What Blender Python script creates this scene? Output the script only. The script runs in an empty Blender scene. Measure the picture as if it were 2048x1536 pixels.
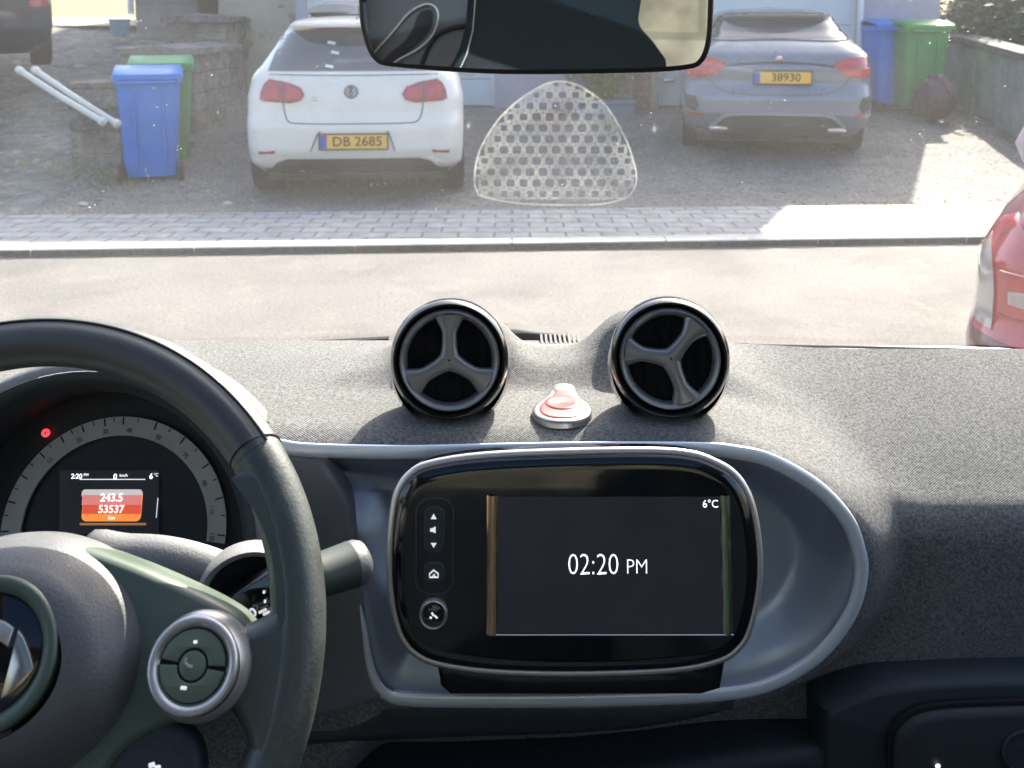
import bpy, bmesh, math, random
import numpy as np
from mathutils import Vector, Matrix
from mathutils.geometry import tessellate_polygon
R = math.radians
random.seed(7)
SC = bpy.context.scene
COL = SC.collection

# ------------------------------------------------------------------ camera, world, sun, exposure
FPX, YP, PITCH, CZ = 1970.0, 247.0, R(6), 1.47
cd = bpy.data.cameras.new('camera'); cam = bpy.data.objects.new('camera', cd); COL.objects.link(cam)
cd.sensor_width = 36; cd.lens = 36 * FPX / 2048
cd.shift_x = 0; cd.shift_y = -(768 - YP) / 2048
cd.clip_start = 0.02; cd.clip_end = 600
cam.location = (0, 0, CZ); cam.rotation_euler = (R(90) - PITCH, 0, 0)
cd.dof.use_dof = True; cd.dof.focus_distance = 0.86; cd.dof.aperture_fstop = 17
SC.camera = cam
SUN_EL, SUN_AZ = R(38), R(25)          # azimuth measured from +Y towards +X
w = bpy.data.worlds.new('World'); SC.world = w; w.use_nodes = True
nt = w.node_tree; bg = nt.nodes['Background']
sky = nt.nodes.new('ShaderNodeTexSky'); sky.sky_type = 'NISHITA'; sky.sun_disc = False
sky.sun_elevation = SUN_EL; sky.sun_rotation = SUN_AZ
sky.dust_density = 4.0; sky.air_density = 1.0; sky.ozone_density = 1.0
nt.links.new(sky.outputs[0], bg.inputs[0]); bg.inputs[1].default_value = 0.13
sd = bpy.data.lights.new('sun', 'SUN'); sd.energy = 4.8; sd.angle = R(0.5); sd.color = (1, .93, .82)
sun = bpy.data.objects.new('sun', sd); COL.objects.link(sun)
sdir = Vector((math.sin(SUN_AZ) * math.cos(SUN_EL), math.cos(SUN_AZ) * math.cos(SUN_EL), math.sin(SUN_EL)))
sun.rotation_euler = sdir.to_track_quat('Z', 'Y').to_euler()
SC.view_settings.view_transform = 'Standard'; SC.view_settings.look = 'None'
SC.view_settings.exposure = 1.75; SC.view_settings.gamma = 1
SC.cycles.max_bounces = 10; SC.cycles.transparent_max_bounces = 12
SC.cycles.sample_clamp_indirect = 6

# ------------------------------------------------------------------ photo rays
def ray(u, v):
    a = (u - 1024) / FPX; b = (YP - v) / FPX
    d = Vector((a, math.cos(PITCH) + b * math.sin(PITCH), -math.sin(PITCH) + b * math.cos(PITCH)))
    return d / d.y
CAM = Vector((0, 0, CZ))
def P(u, v, y): return CAM + ray(u, v) * y
def G(u, v, z=0.0):
    r = ray(u, v); return CAM + r * ((z - CZ) / r.z)
def XZ(u, v, y):
    p = P(u, v, y); return (p.x, p.z)

# ------------------------------------------------------------------ helpers
def tag(o, label=None, cat=None, group=None, kind=None):
    if label: o['label'] = label
    if cat: o['category'] = cat
    if group: o['group'] = group
    if kind: o['kind'] = kind
    return o
def thing(name, label, cat, loc=(0, 0, 0), rz=0, group=None):
    o = bpy.data.objects.new(name, None); COL.objects.link(o)
    o.empty_display_size = .1
    o.location = loc; o.rotation_euler = (0, 0, rz)
    return tag(o, label, cat, group)
class MB:
    def __init__(s): s.v = []; s.f = []
    def add(s, vs, fs):
        n = len(s.v); s.v += [tuple(p) for p in vs]; s.f += [tuple(i + n for i in f) for f in fs]; return s
    def box(s, a, b, M=None):
        x0, y0, z0 = a; x1, y1, z1 = b
        vs = [(x0, y0, z0), (x1, y0, z0), (x1, y1, z0), (x0, y1, z0), (x0, y0, z1), (x1, y0, z1), (x1, y1, z1), (x0, y1, z1)]
        if M: vs = [M @ Vector(p) for p in vs]
        return s.add(vs, [(0, 3, 2, 1), (4, 5, 6, 7), (0, 1, 5, 4), (1, 2, 6, 5), (2, 3, 7, 6), (3, 0, 4, 7)])
    def tube(s, path, r, n=10, closed=False, cap=True, flat=1.0, up=None):
        path = [Vector(p) for p in path]; m = len(path); vs = []; fs = []
        rr = r if hasattr(r, '__len__') else [r] * m
        for i, p in enumerate(path):
            a = path[(i - 1) % m] if (closed or i > 0) else p
            b = path[(i + 1) % m] if (closed or i < m - 1) else p
            t = (b - a).normalized()
            ref = Vector(up) if up else Vector((0, -1, 0.01))
            if abs(t.dot(ref.normalized())) > .97: ref = Vector((1, 0, 0))
            n1 = t.cross(ref).normalized(); n2 = n1.cross(t).normalized()
            for k in range(n):
                c = 2 * math.pi * k / n
                vs.append(p + n1 * math.cos(c) * rr[i] + n2 * math.sin(c) * rr[i] * flat)
        mm = m if closed else m - 1
        for i in range(mm):
            for k in range(n):
                a0 = i * n + k; a1 = i * n + (k + 1) % n; b0 = ((i + 1) % m) * n + k; b1 = ((i + 1) % m) * n + (k + 1) % n
                fs.append((a0, a1, b1, b0))
        if cap and not closed:
            fs.append(tuple(range(n))[::-1]); fs.append(tuple((m - 1) * n + k for k in range(n)))
        return s.add(vs, fs)
    def lathe(s, prof, C, ax, n=48, ref=None, ell=1.0, cap=False):
        """prof: list of (radius, height along ax)"""
        ax = Vector(ax).normalized(); C = Vector(C)
        ref = Vector(ref) if ref else (Vector((1, 0, 0)) if abs(ax.x) < .9 else Vector((0, 0, 1)))
        e2 = ax.cross(ref).normalized(); e1 = e2.cross(ax).normalized()
        vs = []; fs = []
        for (r, h) in prof:
            for k in range(n):
                c = 2 * math.pi * k / n
                vs.append(C + ax * h + e1 * math.cos(c) * r + e2 * math.sin(c) * r * ell)
        for i in range(len(prof) - 1):
            for k in range(n):
                fs.append((i * n + k, i * n + (k + 1) % n, (i + 1) * n + (k + 1) % n, (i + 1) * n + k))
        if cap and prof[0][0] > 1e-5: fs.append(tuple(range(n))[::-1])
        if cap and prof[-1][0] > 1e-5: fs.append(tuple((len(prof) - 1) * n + k for k in range(n)))
        return s.add(vs, fs)
    def grid(s, rows):
        n = len(rows[0]); m = len(rows); vs = [p for r in rows for p in r]; fs = []
        for i in range(m - 1):
            for k in range(n - 1):
                fs.append((i * n + k, i * n + k + 1, (i + 1) * n + k + 1, (i + 1) * n + k))
        return s.add(vs, fs)
    def build(s, name, mat, parent=None, smooth=True, bevel=0, angle=40, fix=True):
        me = bpy.data.meshes.new(name); me.from_pydata(s.v, [], s.f); me.update()
        if fix or bevel:
            bm = bmesh.new(); bm.from_mesh(me)
            bmesh.ops.remove_doubles(bm, verts=bm.verts, dist=1e-6)
            if fix: bmesh.ops.recalc_face_normals(bm, faces=bm.faces)
            if bevel:
                es = [e for e in bm.edges if len(e.link_faces) == 2 and e.calc_face_angle(0) > R(35)]
                bmesh.ops.bevel(bm, geom=es, offset=bevel, segments=3, profile=.5, affect='EDGES', clamp_overlap=True)
            bm.to_mesh(me); bm.free()
        o = bpy.data.objects.new(name, me); COL.objects.link(o)
        if mat: me.materials.append(mat)
        if smooth:
            me.shade_smooth()
            try: me.set_sharp_from_angle(angle=R(angle))
            except Exception: pass
        if parent:
            o.parent = parent
            if parent.get('_off'): o.location = -parent.location
        return o
def crom(pts, n=6, closed=True):
    """smooth closed/open Catmull-Rom through points (tuples of any size)"""
    pts = [np.array(p, float) for p in pts]; m = len(pts); out = []
    rng = range(m) if closed else range(m - 1)
    for i in rng:
        p0 = pts[(i - 1) % m] if closed or i > 0 else pts[i]; p1 = pts[i]
        p2 = pts[(i + 1) % m]; p3 = pts[(i + 2) % m] if closed or i < m - 2 else p2
        for k in range(n):
            t = k / n
            out.append(tuple(.5 * ((2 * p1) + (-p0 + p2) * t + (2 * p0 - 5 * p1 + 4 * p2 - p3) * t * t + (-p0 + 3 * p1 - 3 * p2 + p3) * t ** 3)))
    if not closed: out.append(tuple(pts[-1]))
    return out
def rrect(x0, y0, x1, y1, r, n=5):
    o = []
    for cx, cy, a in ((x1 - r, y1 - r, 0), (x0 + r, y1 - r, 90), (x0 + r, y0 + r, 180), (x1 - r, y0 + r, 270)):
        for k in range(n + 1):
            t = R(a + 90 * k / n); o.append((cx + r * math.cos(t), cy + r * math.sin(t)))
    return o
def area2(p): return sum(p[i][0] * p[(i + 1) % len(p)][1] - p[(i + 1) % len(p)][0] * p[i][1] for i in range(len(p))) / 2
def inset(poly, d):
    """offset of a ccw polygon inwards by d with mitre clamp"""
    n = len(poly); out = []
    for i in range(n):
        p = np.array(poly[i]); a = np.array(poly[i - 1]); b = np.array(poly[(i + 1) % n])
        t1 = p - a; t2 = b - p
        t1 = t1 / (np.linalg.norm(t1) + 1e-9); t2 = t2 / (np.linalg.norm(t2) + 1e-9)
        n1 = np.array([-t1[1], t1[0]]); n2 = np.array([-t2[1], t2[0]]); nn = n1 + n2
        L = nn @ nn
        nn = nn * (2 / max(L, .8))
        out.append(tuple(p + nn * d))
    return out
def domed(mb, poly, mp, w, h, depth=0.0, seg=4):
    """pillow-edged plate: poly 2d (any winding), mp(x,y,h)->3D; edge rounds over width w to height h; side drops to -depth"""
    poly = [tuple(p[:2]) for p in poly]
    if area2(poly) < 0: poly = poly[::-1]
    rings = []
    if depth: rings.append([mp(x, y, -depth) for x, y in poly])
    for k in range(seg + 1):
        a = math.pi / 2 * k / seg
        q = inset(poly, w * (1 - math.cos(a))) if k else poly
        rings.append([mp(x, y, h * math.sin(a)) for x, y in q])
    n = len(poly); vs = [p for r_ in rings for p in r_]; fs = []
    for i in range(len(rings) - 1):
        for k in range(n): fs.append((i * n + k, i * n + (k + 1) % n, (i + 1) * n + (k + 1) % n, (i + 1) * n + k))
    b = (len(rings) - 1) * n
    q = inset(poly, w)
    for t in tessellate_polygon([[Vector((x, y, 0)) for x, y in q]]): fs.append(tuple(b + i for i in t))
    mb.add(vs, fs); return mb
def sdf(poly, x, y):
    """signed distance, negative inside (arrays ok)"""
    x = np.asarray(x, float); y = np.asarray(y, float)
    p = np.array([q[:2] for q in poly]); n = len(p)
    d = np.full(x.shape, 1e9); ins = np.zeros(x.shape, bool)
    for i in range(n):
        a = p[i]; b = p[(i + 1) % n]; e = b - a
        t = np.clip(((x - a[0]) * e[0] + (y - a[1]) * e[1]) / (e @ e + 1e-12), 0, 1)
        d = np.minimum(d, np.hypot(x - a[0] - t * e[0], y - a[1] - t * e[1]))
        c = ((a[1] > y) != (b[1] > y)) & (x < (b[0] - a[0]) * (y - a[1]) / (b[1] - a[1] + 1e-12) + a[0])
        ins ^= c
    return np.where(ins, -d, d)
def sst(a, b, x):
    t = np.clip((np.asarray(x, float) - a) / (b - a), 0, 1); return t * t * (3 - 2 * t)
def text_mesh(name, body, size, mat, parent, mp, align='CENTER', thick=0.0, sx=1.0, bold=0.0):
    """writing as real geometry: flat glyph outlines mapped by mp(x,y)->3D"""
    cu = bpy.data.curves.new(name, 'FONT'); cu.body = body; cu.size = size; cu.align_x = align; cu.align_y = 'CENTER'
    cu.offset = bold; cu.resolution_u = 3
    t = bpy.data.objects.new(name, cu); COL.objects.link(t)
    dg = bpy.context.evaluated_depsgraph_get(); dg.update()
    me = bpy.data.meshes.new_from_object(t.evaluated_get(dg))
    bpy.data.objects.remove(t); bpy.data.curves.remove(cu)
    for v in me.vertices: v.co = mp(v.co.x * sx, v.co.y)
    me.materials.clear(); me.materials.append(mat); me.name = name
    o = bpy.data.objects.new(name, me); COL.objects.link(o)
    if parent:
        o.parent = parent
        if parent.get('_off'): o.location = -parent.location
    return o

# ------------------------------------------------------------------ materials
def mat(name, col, rough=.6, metal=0, spec=.5, n1=None, n2=None, bump=None, coat=0, emit=None, es=0, sheen=0):
    """n1=(scale,amount,detail) brightness mottling; n2=(scale,(r,g,b),lo,hi) second colour blotches; bump=(scale,strength,dist)"""
    m = bpy.data.materials.new(name); m.use_nodes = True; t = m.node_tree; b = t.nodes['Principled BSDF']
    b.inputs['Roughness'].default_value = rough; b.inputs['Metallic'].default_value = metal
    b.inputs['Specular IOR Level'].default_value = spec; b.inputs['Coat Weight'].default_value = coat
    b.inputs['Coat Roughness'].default_value = .05
    b.inputs['Sheen Weight'].default_value = sheen
    N = t.nodes; L = t.links
    tc = N.new('ShaderNodeTexCoord'); vec = tc.outputs['Object']
    rgb = N.new('ShaderNodeRGB'); rgb.outputs[0].default_value = (*col, 1); out = rgb.outputs[0]
    if n2:
        for q in (n2 if isinstance(n2, list) else [n2]):
            tx = N.new('ShaderNodeTexNoise'); tx.inputs['Scale'].default_value = q[0]; tx.inputs['Detail'].default_value = 6
            L.new(vec, tx.inputs['Vector'])
            mr = N.new('ShaderNodeMapRange'); mr.inputs[1].default_value = q[2]; mr.inputs[2].default_value = q[3]
            L.new(tx.outputs[0], mr.inputs[0])
            mx = N.new('ShaderNodeMix'); mx.data_type = 'RGBA'; L.new(mr.outputs[0], mx.inputs[0]); L.new(out, mx.inputs[6])
            mx.inputs[7].default_value = (*q[1], 1); out = mx.outputs[2]
    if n1:
        for q in (n1 if isinstance(n1, list) else [n1]):
            tx = N.new('ShaderNodeTexNoise'); tx.inputs['Scale'].default_value = q[0]; tx.inputs['Detail'].default_value = q[2]
            tx.inputs['Roughness'].default_value = .65
            L.new(vec, tx.inputs['Vector'])
            mr = N.new('ShaderNodeMapRange'); mr.inputs[1].default_value = .3; mr.inputs[2].default_value = .7
            mr.inputs[3].default_value = 1 - q[1]; mr.inputs[4].default_value = 1 + q[1]; L.new(tx.outputs[0], mr.inputs[0])
            vm = N.new('ShaderNodeVectorMath'); vm.operation = 'SCALE'; L.new(out, vm.inputs[0]); L.new(mr.outputs[0], vm.inputs['Scale']); out = vm.outputs[0]
    L.new(out, b.inputs['Base Color'])
    if bump:
        tx = N.new('ShaderNodeTexNoise'); tx.inputs['Scale'].default_value = bump[0]; tx.inputs['Detail'].default_value = 4; L.new(vec, tx.inputs['Vector'])
        bp = N.new('ShaderNodeBump'); bp.inputs['Strength'].default_value = bump[1]; bp.inputs['Distance'].default_value = bump[2]
        L.new(tx.outputs[0], bp.inputs['Height']); L.new(bp.outputs[0], b.inputs['Normal'])
    if emit: b.inputs['Emission Color'].default_value = (*emit, 1); b.inputs['Emission Strength'].default_value = es
    m['vec'] = 0
    return m
M = {}
def defm(k, *a, **kw): M[k] = mat(k, *a, **kw)
# exterior
defm('asphalt', (.130, .121, .116), .92, n1=[(60, .35, 3), (1.3, .14, 4)], n2=[(.9, (.095, .09, .085), .5, .62), (5, (.15, .135, .12), .55, .7)], bump=(150, .4, .01))
defm('gravel', (.20, .187, .168), .95, n1=[(34, .5, 2), (4, .2, 4), (90, .3, 2)], n2=[(1.1, (.15, .152, .15), .45, .65), (3.5, (.21, .195, .165), .55, .75)], bump=(60, .6, .02))
defm('lane', (.21, .21, .195), .95, n1=[(9, .35, 5), (40, .3, 3)], n2=[(1.6, (.14, .142, .135), .48, .6), (5, (.3, .29, .26), .56, .7)], bump=(18, .9, .04))
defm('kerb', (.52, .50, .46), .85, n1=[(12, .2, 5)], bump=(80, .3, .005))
defm('earth', (.18, .17, .13), .95, n1=[(3, .3, 5)])
defm('soil', (.2, .17, .12), .95, n1=[(20, .5, 5)], bump=(30, .8, .03))
defm('stonewall', (.24, .215, .19), .95, n1=[(7, .35, 5), (30, .25, 3)], n2=[(2.2, (.12, .115, .11), .48, .62), (5, (.22, .21, .15), .55, .68)], bump=(12, .9, .04))
defm('capstone', (.22, .205, .195), .95, n1=[(9, .3, 5)], n2=(3, (.12, .12, .115), .5, .7), bump=(20, .6, .02))
defm('plaster', (.52, .48, .36), .95, n1=[(2.5, .12, 5)], n2=[(2.1, (.28, .25, .2), .56, .63), (5.2, (.26, .24, .2), .6, .66)], bump=(8, .6, .02))
defm('greyrender', (.27, .275, .27), .9, n1=[(5, .15, 5)], bump=(30, .3, .01))
defm('lavender', (.42, .40, .47), .9, n1=[(2.2, .08, 5), (20, .06, 3)], bump=(60, .4, .005))
defm('garage', (.62, .70, .74), .5, n1=(2, .04, 3))
defm('whitepaint', (.78, .78, .77), .4, n1=(3, .05, 3))
defm('rooftile', (.16, .07, .05), .85, n1=(9, .3, 4))
defm('brickbrown', (.26, .2, .16), .9, n1=[(8, .35, 4)], bump=(15, .6, .02))
defm('woodpost', (.36, .31, .26), .85, n1=[(12, .2, 4)])
defm('concrete', (.36, .365, .34), .9, n1=[(2.5, .18, 5), (18, .12, 4)], n2=(1.4, (.22, .23, .21), .52, .7), bump=(25, .4, .01))
defm('coping', (.15, .145, .14), .9, n1=[(8, .3, 5)], bump=(15, .6, .02))
defm('leafdark', (.045, .1, .06), .6, n1=[(6, .5, 3)], sheen=.1)
defm('leafyel', (.28, .30, .09), .6, n1=[(14, .45, 3)])
defm('grass', (.20, .19, .10), .9, n1=[(3, .3, 5), (14, .3, 3)], bump=(30, .8, .05))
defm('path', (.4, .33, .25), .9, n1=[(3, .15, 5)])
defm('bark', (.12, .09, .06), .9, n1=[(20, .3, 4)])
defm('planter', (.14, .21, .29), .6, n1=(6, .1, 4))
defm('binblue', (.004, .21, .70), .33, n1=(5, .12, 4), bump=(60, .1, .002))
defm('bingreen', (.04, .30, .08), .45, n1=(5, .15, 4))
defm('rubber', (.02, .02, .022), .75, n1=(20, .2, 3))
defm('maroonbag', (.07, .035, .05), .55, n1=(8, .4, 4), bump=(9, .9, .05))
defm('rod', (.72, .70, .64), .45, n1=(9, .06, 3))
defm('bluecan', (.12, .32, .42), .6, n1=(6, .2, 3))
defm('kerbfootshade', (.05, .048, .045), .95, n1=[(50, .6, 3)])  # dark colour for the painted shade along the kerb foot
defm('leaflitter', (.20, .14, .08), .9, n1=[(30, .5, 2)])
# other cars
defm('paintwhite', (.80, .77, .70), .28, coat=.6, n1=(3, .03, 4))
defm('paintgrey', (.17, .20, .25), .3, metal=.35, coat=.7, n1=(3, .06, 4))
defm('paintred', (.11, .008, .016), .3, coat=.8, n1=(3, .05, 3))
defm('paintdark', (.028, .036, .055), .35, coat=.6, n1=(5, .2, 4))
defm('blackplastic', (.03, .033, .037), .6, n1=(8, .2, 4))
defm('carglass', (.012, .035, .055), .07, spec=.9, coat=.5)
defm('redlens', (.24, .012, .025), .15, coat=1, n1=(14, .3, 2), emit=(.6, .02, .03), es=.03)
defm('redlens2', (.30, .016, .026), .15, coat=1, n1=(16, .3, 2), emit=(.8, .05, .04), es=.04)
defm('clearlens', (.42, .34, .30), .12, coat=1, n1=(10, .15, 2))
defm('bumpergrey', (.24, .25, .27), .4)
defm('redglare', (.62, .50, .50), .35, coat=.4)  # sun glare put into the colour of spoiler and wing mirrors
defm('kerbfaceshade', (.07, .068, .06), .95, n1=[(25, .4, 4)])  # kerb front darkened in colour for the shade it stands in
defm('seam', (.16, .16, .16), .8)
defm('platecol', (.88, .50, .06), .45, emit=None)
defm('plateblue', (.05, .1, .45), .45)
defm('platetext', (.05, .03, .01), .6)
defm('chrome', (.7, .7, .7), .12, metal=1)
defm('alloy', (.45, .45, .46), .3, metal=.9)
# interior
defm('dashbase', (.138, .139, .137), .95)
defm('plasticdark', (.026, .034, .040), .6, n1=(300, .15, 2), bump=(900, .25, .0006))
defm('plasticsoft', (.035, .037, .043), .62, bump=(700, .3, .0008))
defm('cover', (.085, .087, .09), .5, spec=.9, n1=(500, .12, 2), bump=(650, .35, .0008))
defm('gloss', (.006, .007, .009), .06, spec=.6, coat=.6)
defm('glossblack', (.008, .008, .01), .12, coat=.8)
defm('satin', (.38, .44, .54), .32, metal=.6, n1=(3, .04, 2))
defm('silver', (.85, .89, .94), .32, metal=.4)
defm('bladegrey', (.22, .22, .22), .33, metal=.55)
defm('void', (.004, .004, .006), .9)
defm('leather', (.042, .050, .043), .45, spec=.9, n1=(300, .12, 2), bump=(520, .28, .0008))
defm('plasticmid', (.17, .175, .185), .42, bump=(500, .15, .0005))
defm('coverlit', (.20, .20, .20), .5, spec=.8, bump=(650, .3, .0008))  # paler copy of cover, sunlight on the shroud put into its colour
defm('stalkplastic', (.032, .042, .038), .5, spec=.7)
defm('insert', (.045, .047, .045), .42, spec=1.0, bump=(500, .15, .0005))
defm('spokeplastic', (.085, .115, .09), .38, n1=(4, .05, 2), bump=(500, .15, .0005))  # green reflected onto the wheel is put into this base colour
defm('buttongreen', (.13, .165, .115), .45, n1=(8, .06, 2))
defm('seamdark', (.008, .008, .008), .9)
defm('screenoff', (.006, .007, .010), .22, spec=.3, emit=(.05, .058, .075), es=.07)
defm('screentext', (.6, .6, .6), .5, emit=(.8, .83, .88), es=.6)
defm('screendim', (.4, .4, .4), .5, emit=(.75, .8, .85), es=.3)
defm('iconwhite', (.75, .75, .75), .5, emit=(.8, .8, .85), es=.22)
defm('gaugeface', (.018, .022, .024), .6)
defm('gaugeband', (.44, .42, .38), .55, n1=(40, .08, 2))
defm('gaugemark', (.012, .012, .012), .7)
defm('warnred', (.5, .02, .03), .4, emit=(.95, .05, .08), es=.55)
defm('dispgrey', (.3, .3, .3), .4, emit=(.55, .5, .5), es=.3)
defm('disppink', (.3, .1, .1), .4, emit=(.5, .16, .15), es=.4)
defm('dispred', (.4, .05, .02), .4, emit=(.58, .08, .04), es=.34)
defm('disporange', (.5, .15, .02), .4, emit=(.80, .23, .05), es=.36)
defm('dispglow', (.2, .1, .04), .4, emit=(.28, .13, .05), es=.3)
defm('warmreflect', (.75, .52, .34), .22, metal=1)  # metal tinted with the reflections along the display edges
defm('greenreflect', (.42, .55, .38), .22, metal=1)
defm('hazardred', (.30, .06, .05), .35, coat=.3)
defm('chromedull', (.22, .218, .215), .35, metal=.6)
defm('chromesoft', (.62, .60, .58), .34, metal=.75)
defm('headliner', (.20, .20, .20), .95)
defm('seatcloth', (.013, .018, .022), .95, spec=.1, n1=(250, .25, 3), bump=(400, .4, .001))
defm('stitch', (.35, .37, .38), .8)
defm('doorgrey', (.055, .058, .062), .6, spec=.3)
defm('mirrorglass', (.72, .76, .78), .015, metal=1)
defm('mirrorshell', (.012, .012, .013), .35)
defm('emblemsilver', (.55, .50, .42), .25, metal=.9)
defm('scratch', (.22, .22, .2), .6)

def smudge(k, lo, hi, sc):
    """uneven gloss: finger marks and dust"""
    t = M[k].node_tree; N = t.nodes; L = t.links; tc = [n for n in N if n.type == 'TEX_COORD'][0]
    tx = N.new('ShaderNodeTexNoise'); tx.inputs['Scale'].default_value = sc; tx.inputs['Detail'].default_value = 7; L.new(tc.outputs['Object'], tx.inputs[0])
    mr = N.new('ShaderNodeMapRange'); mr.inputs[1].default_value = .35; mr.inputs[2].default_value = .7; mr.inputs[3].default_value = lo; mr.inputs[4].default_value = hi
    L.new(tx.outputs[0], mr.inputs[0]); L.new(mr.outputs[0], N['Principled BSDF'].inputs['Roughness'])
for q in (('gloss', .05, .16, 22), ('screenoff', .15, .4, 26), ('glossblack', .08, .2, 40), ('carglass', .04, .2, 3), ('paintwhite', .22, .45, 4), ('paintgrey', .25, .5, 5), ('satin', .3, .45, 30), ('leather', .36, .58, 60), ('cover', .42, .6, 50), ('spokeplastic', .3, .5, 30)): smudge(*q)
def tweak_fabric():
    """woven dash fabric: diagonal rib plus thread speckle"""
    m = M['dashbase']; t = m.node_tree; N = t.nodes; L = t.links; b = N['Principled BSDF']
    tc = [n for n in N if n.type == 'TEX_COORD'][0]
    mp = N.new('ShaderNodeMapping'); mp.inputs['Rotation'].default_value = (0, 0, R(0)); L.new(tc.outputs['Object'], mp.inputs[0])
    wv = N.new('ShaderNodeTexWave'); wv.bands_direction = 'DIAGONAL'; wv.inputs['Scale'].default_value = 230
    wv.inputs['Distortion'].default_value = 1.2; wv.inputs['Detail'].default_value = 1; wv.inputs['Detail Scale'].default_value = 4
    L.new(mp.outputs[0], wv.inputs[0])
    ns = N.new('ShaderNodeTexNoise'); ns.inputs['Scale'].default_value = 420; ns.inputs['Detail'].default_value = 2; L.new(tc.outputs['Object'], ns.inputs[0])
    n2 = N.new('ShaderNodeTexNoise'); n2.inputs['Scale'].default_value = 14; n2.inputs['Detail'].default_value = 4; L.new(tc.outputs['Object'], n2.inputs[0])
    def mr(src, lo, hi, a=.3, c=.7):
        q = N.new('ShaderNodeMapRange'); q.inputs[1].default_value = a; q.inputs[2].default_value = c
        q.inputs[3].default_value = lo; q.inputs[4].default_value = hi; L.new(src, q.inputs[0]); return q.outputs[0]
    a = mr(wv.outputs['Fac'], .93, 1.06, 0, 1); c = mr(ns.outputs[0], .58, 1.42); d = mr(n2.outputs[0], .9, 1.1)
    m1 = N.new('ShaderNodeMath'); m1.operation = 'MULTIPLY'; L.new(a, m1.inputs[0]); L.new(c, m1.inputs[1])
    m2 = N.new('ShaderNodeMath'); m2.operation = 'MULTIPLY'; L.new(m1.outputs[0], m2.inputs[0]); L.new(d, m2.inputs[1])
    src = b.inputs['Base Color'].links[0].from_socket
    vm = N.new('ShaderNodeVectorMath'); vm.operation = 'SCALE'; L.new(src, vm.inputs[0]); L.new(m2.outputs[0], vm.inputs['Scale'])
    L.new(vm.outputs[0], b.inputs['Base Color'])
    bp = N.new('ShaderNodeBump'); bp.inputs['Strength'].default_value = .5; bp.inputs['Distance'].default_value = .0008
    ad = N.new('ShaderNodeMath'); ad.operation = 'ADD'; L.new(wv.outputs['Fac'], ad.inputs[0]); L.new(ns.outputs[0], ad.inputs[1])
    L.new(ad.outputs[0], bp.inputs['Height']); L.new(bp.outputs[0], b.inputs['Normal'])
tweak_fabric()

def paver_mat():
    m = mat('pavers', (.3, .3, .3), .9); t = m.node_tree; N = t.nodes; L = t.links; b = N['Principled BSDF']
    tc = N.new('ShaderNodeTexCoord'); br = N.new('ShaderNodeTexBrick'); L.new(tc.outputs['Object'], br.inputs[0])
    br.inputs['Scale'].default_value = 1; br.inputs['Brick Width'].default_value = .24; br.inputs['Row Height'].default_value = .16
    br.inputs['Mortar Size'].default_value = .010; br.inputs['Mortar Smooth'].default_value = .4
    br.inputs['Color1'].default_value = (.30, .305, .31, 1); br.inputs['Color2'].default_value = (.36, .355, .345, 1); br.inputs['Mortar'].default_value = (.17, .165, .155, 1)
    ns = N.new('ShaderNodeTexNoise'); ns.inputs['Scale'].default_value = 9; ns.inputs['Detail'].default_value = 8; L.new(tc.outputs['Object'], ns.inputs[0])
    mr = N.new('ShaderNodeMapRange'); mr.inputs[1].default_value = .3; mr.inputs[2].default_value = .7; mr.inputs[3].default_value = .75; mr.inputs[4].default_value = 1.2; L.new(ns.outputs[0], mr.inputs[0])
    vm = N.new('ShaderNodeVectorMath'); vm.operation = 'SCALE'; L.new(br.outputs[0], vm.inputs[0]); L.new(mr.outputs[0], vm.inputs['Scale']); L.new(vm.outputs[0], b.inputs['Base Color'])
    bp = N.new('ShaderNodeBump'); bp.inputs['Strength'].default_value = .6; bp.inputs['Distance'].default_value = .01; bp.invert = True
    L.new(br.outputs['Fac'], bp.inputs['Height']); L.new(bp.outputs[0], b.inputs['Normal'])
    return m
M['pavers'] = paver_mat()

def stone_course_mat():
    m = mat('courses', (.3, .3, .3), .9); t = m.node_tree; N = t.nodes; L = t.links; b = N['Principled BSDF']
    tc = N.new('ShaderNodeTexCoord'); mp = N.new('ShaderNodeMapping'); mp.inputs['Rotation'].default_value = (R(90), 0, 0); L.new(tc.outputs['Object'], mp.inputs[0])
    br = N.new('ShaderNodeTexBrick'); L.new(mp.outputs[0], br.inputs[0])
    br.inputs['Scale'].default_value = 1; br.inputs['Brick Width'].default_value = .9; br.inputs['Row Height'].default_value = .32; br.inputs['Mortar Size'].default_value = .03
    br.inputs['Color1'].default_value = (.085, .08, .058, 1); br.inputs['Color2'].default_value = (.105, .10, .085, 1); br.inputs['Mortar'].default_value = (.06, .06, .045, 1)
    ns = N.new('ShaderNodeTexNoise'); ns.inputs['Scale'].default_value = 3; ns.inputs['Detail'].default_value = 7; L.new(tc.outputs['Object'], ns.inputs[0])
    mr = N.new('ShaderNodeMapRange'); mr.inputs[1].default_value = .35; mr.inputs[2].default_value = .65; mr.inputs[3].default_value = .6; mr.inputs[4].default_value = 1.3; L.new(ns.outputs[0], mr.inputs[0])
    vm = N.new('ShaderNodeVectorMath'); vm.operation = 'SCALE'; L.new(br.outputs[0], vm.inputs[0]); L.new(mr.outputs[0], vm.inputs['Scale']); L.new(vm.outputs[0], b.inputs['Base Color'])
    return m
M['courses'] = stone_course_mat()

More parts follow.
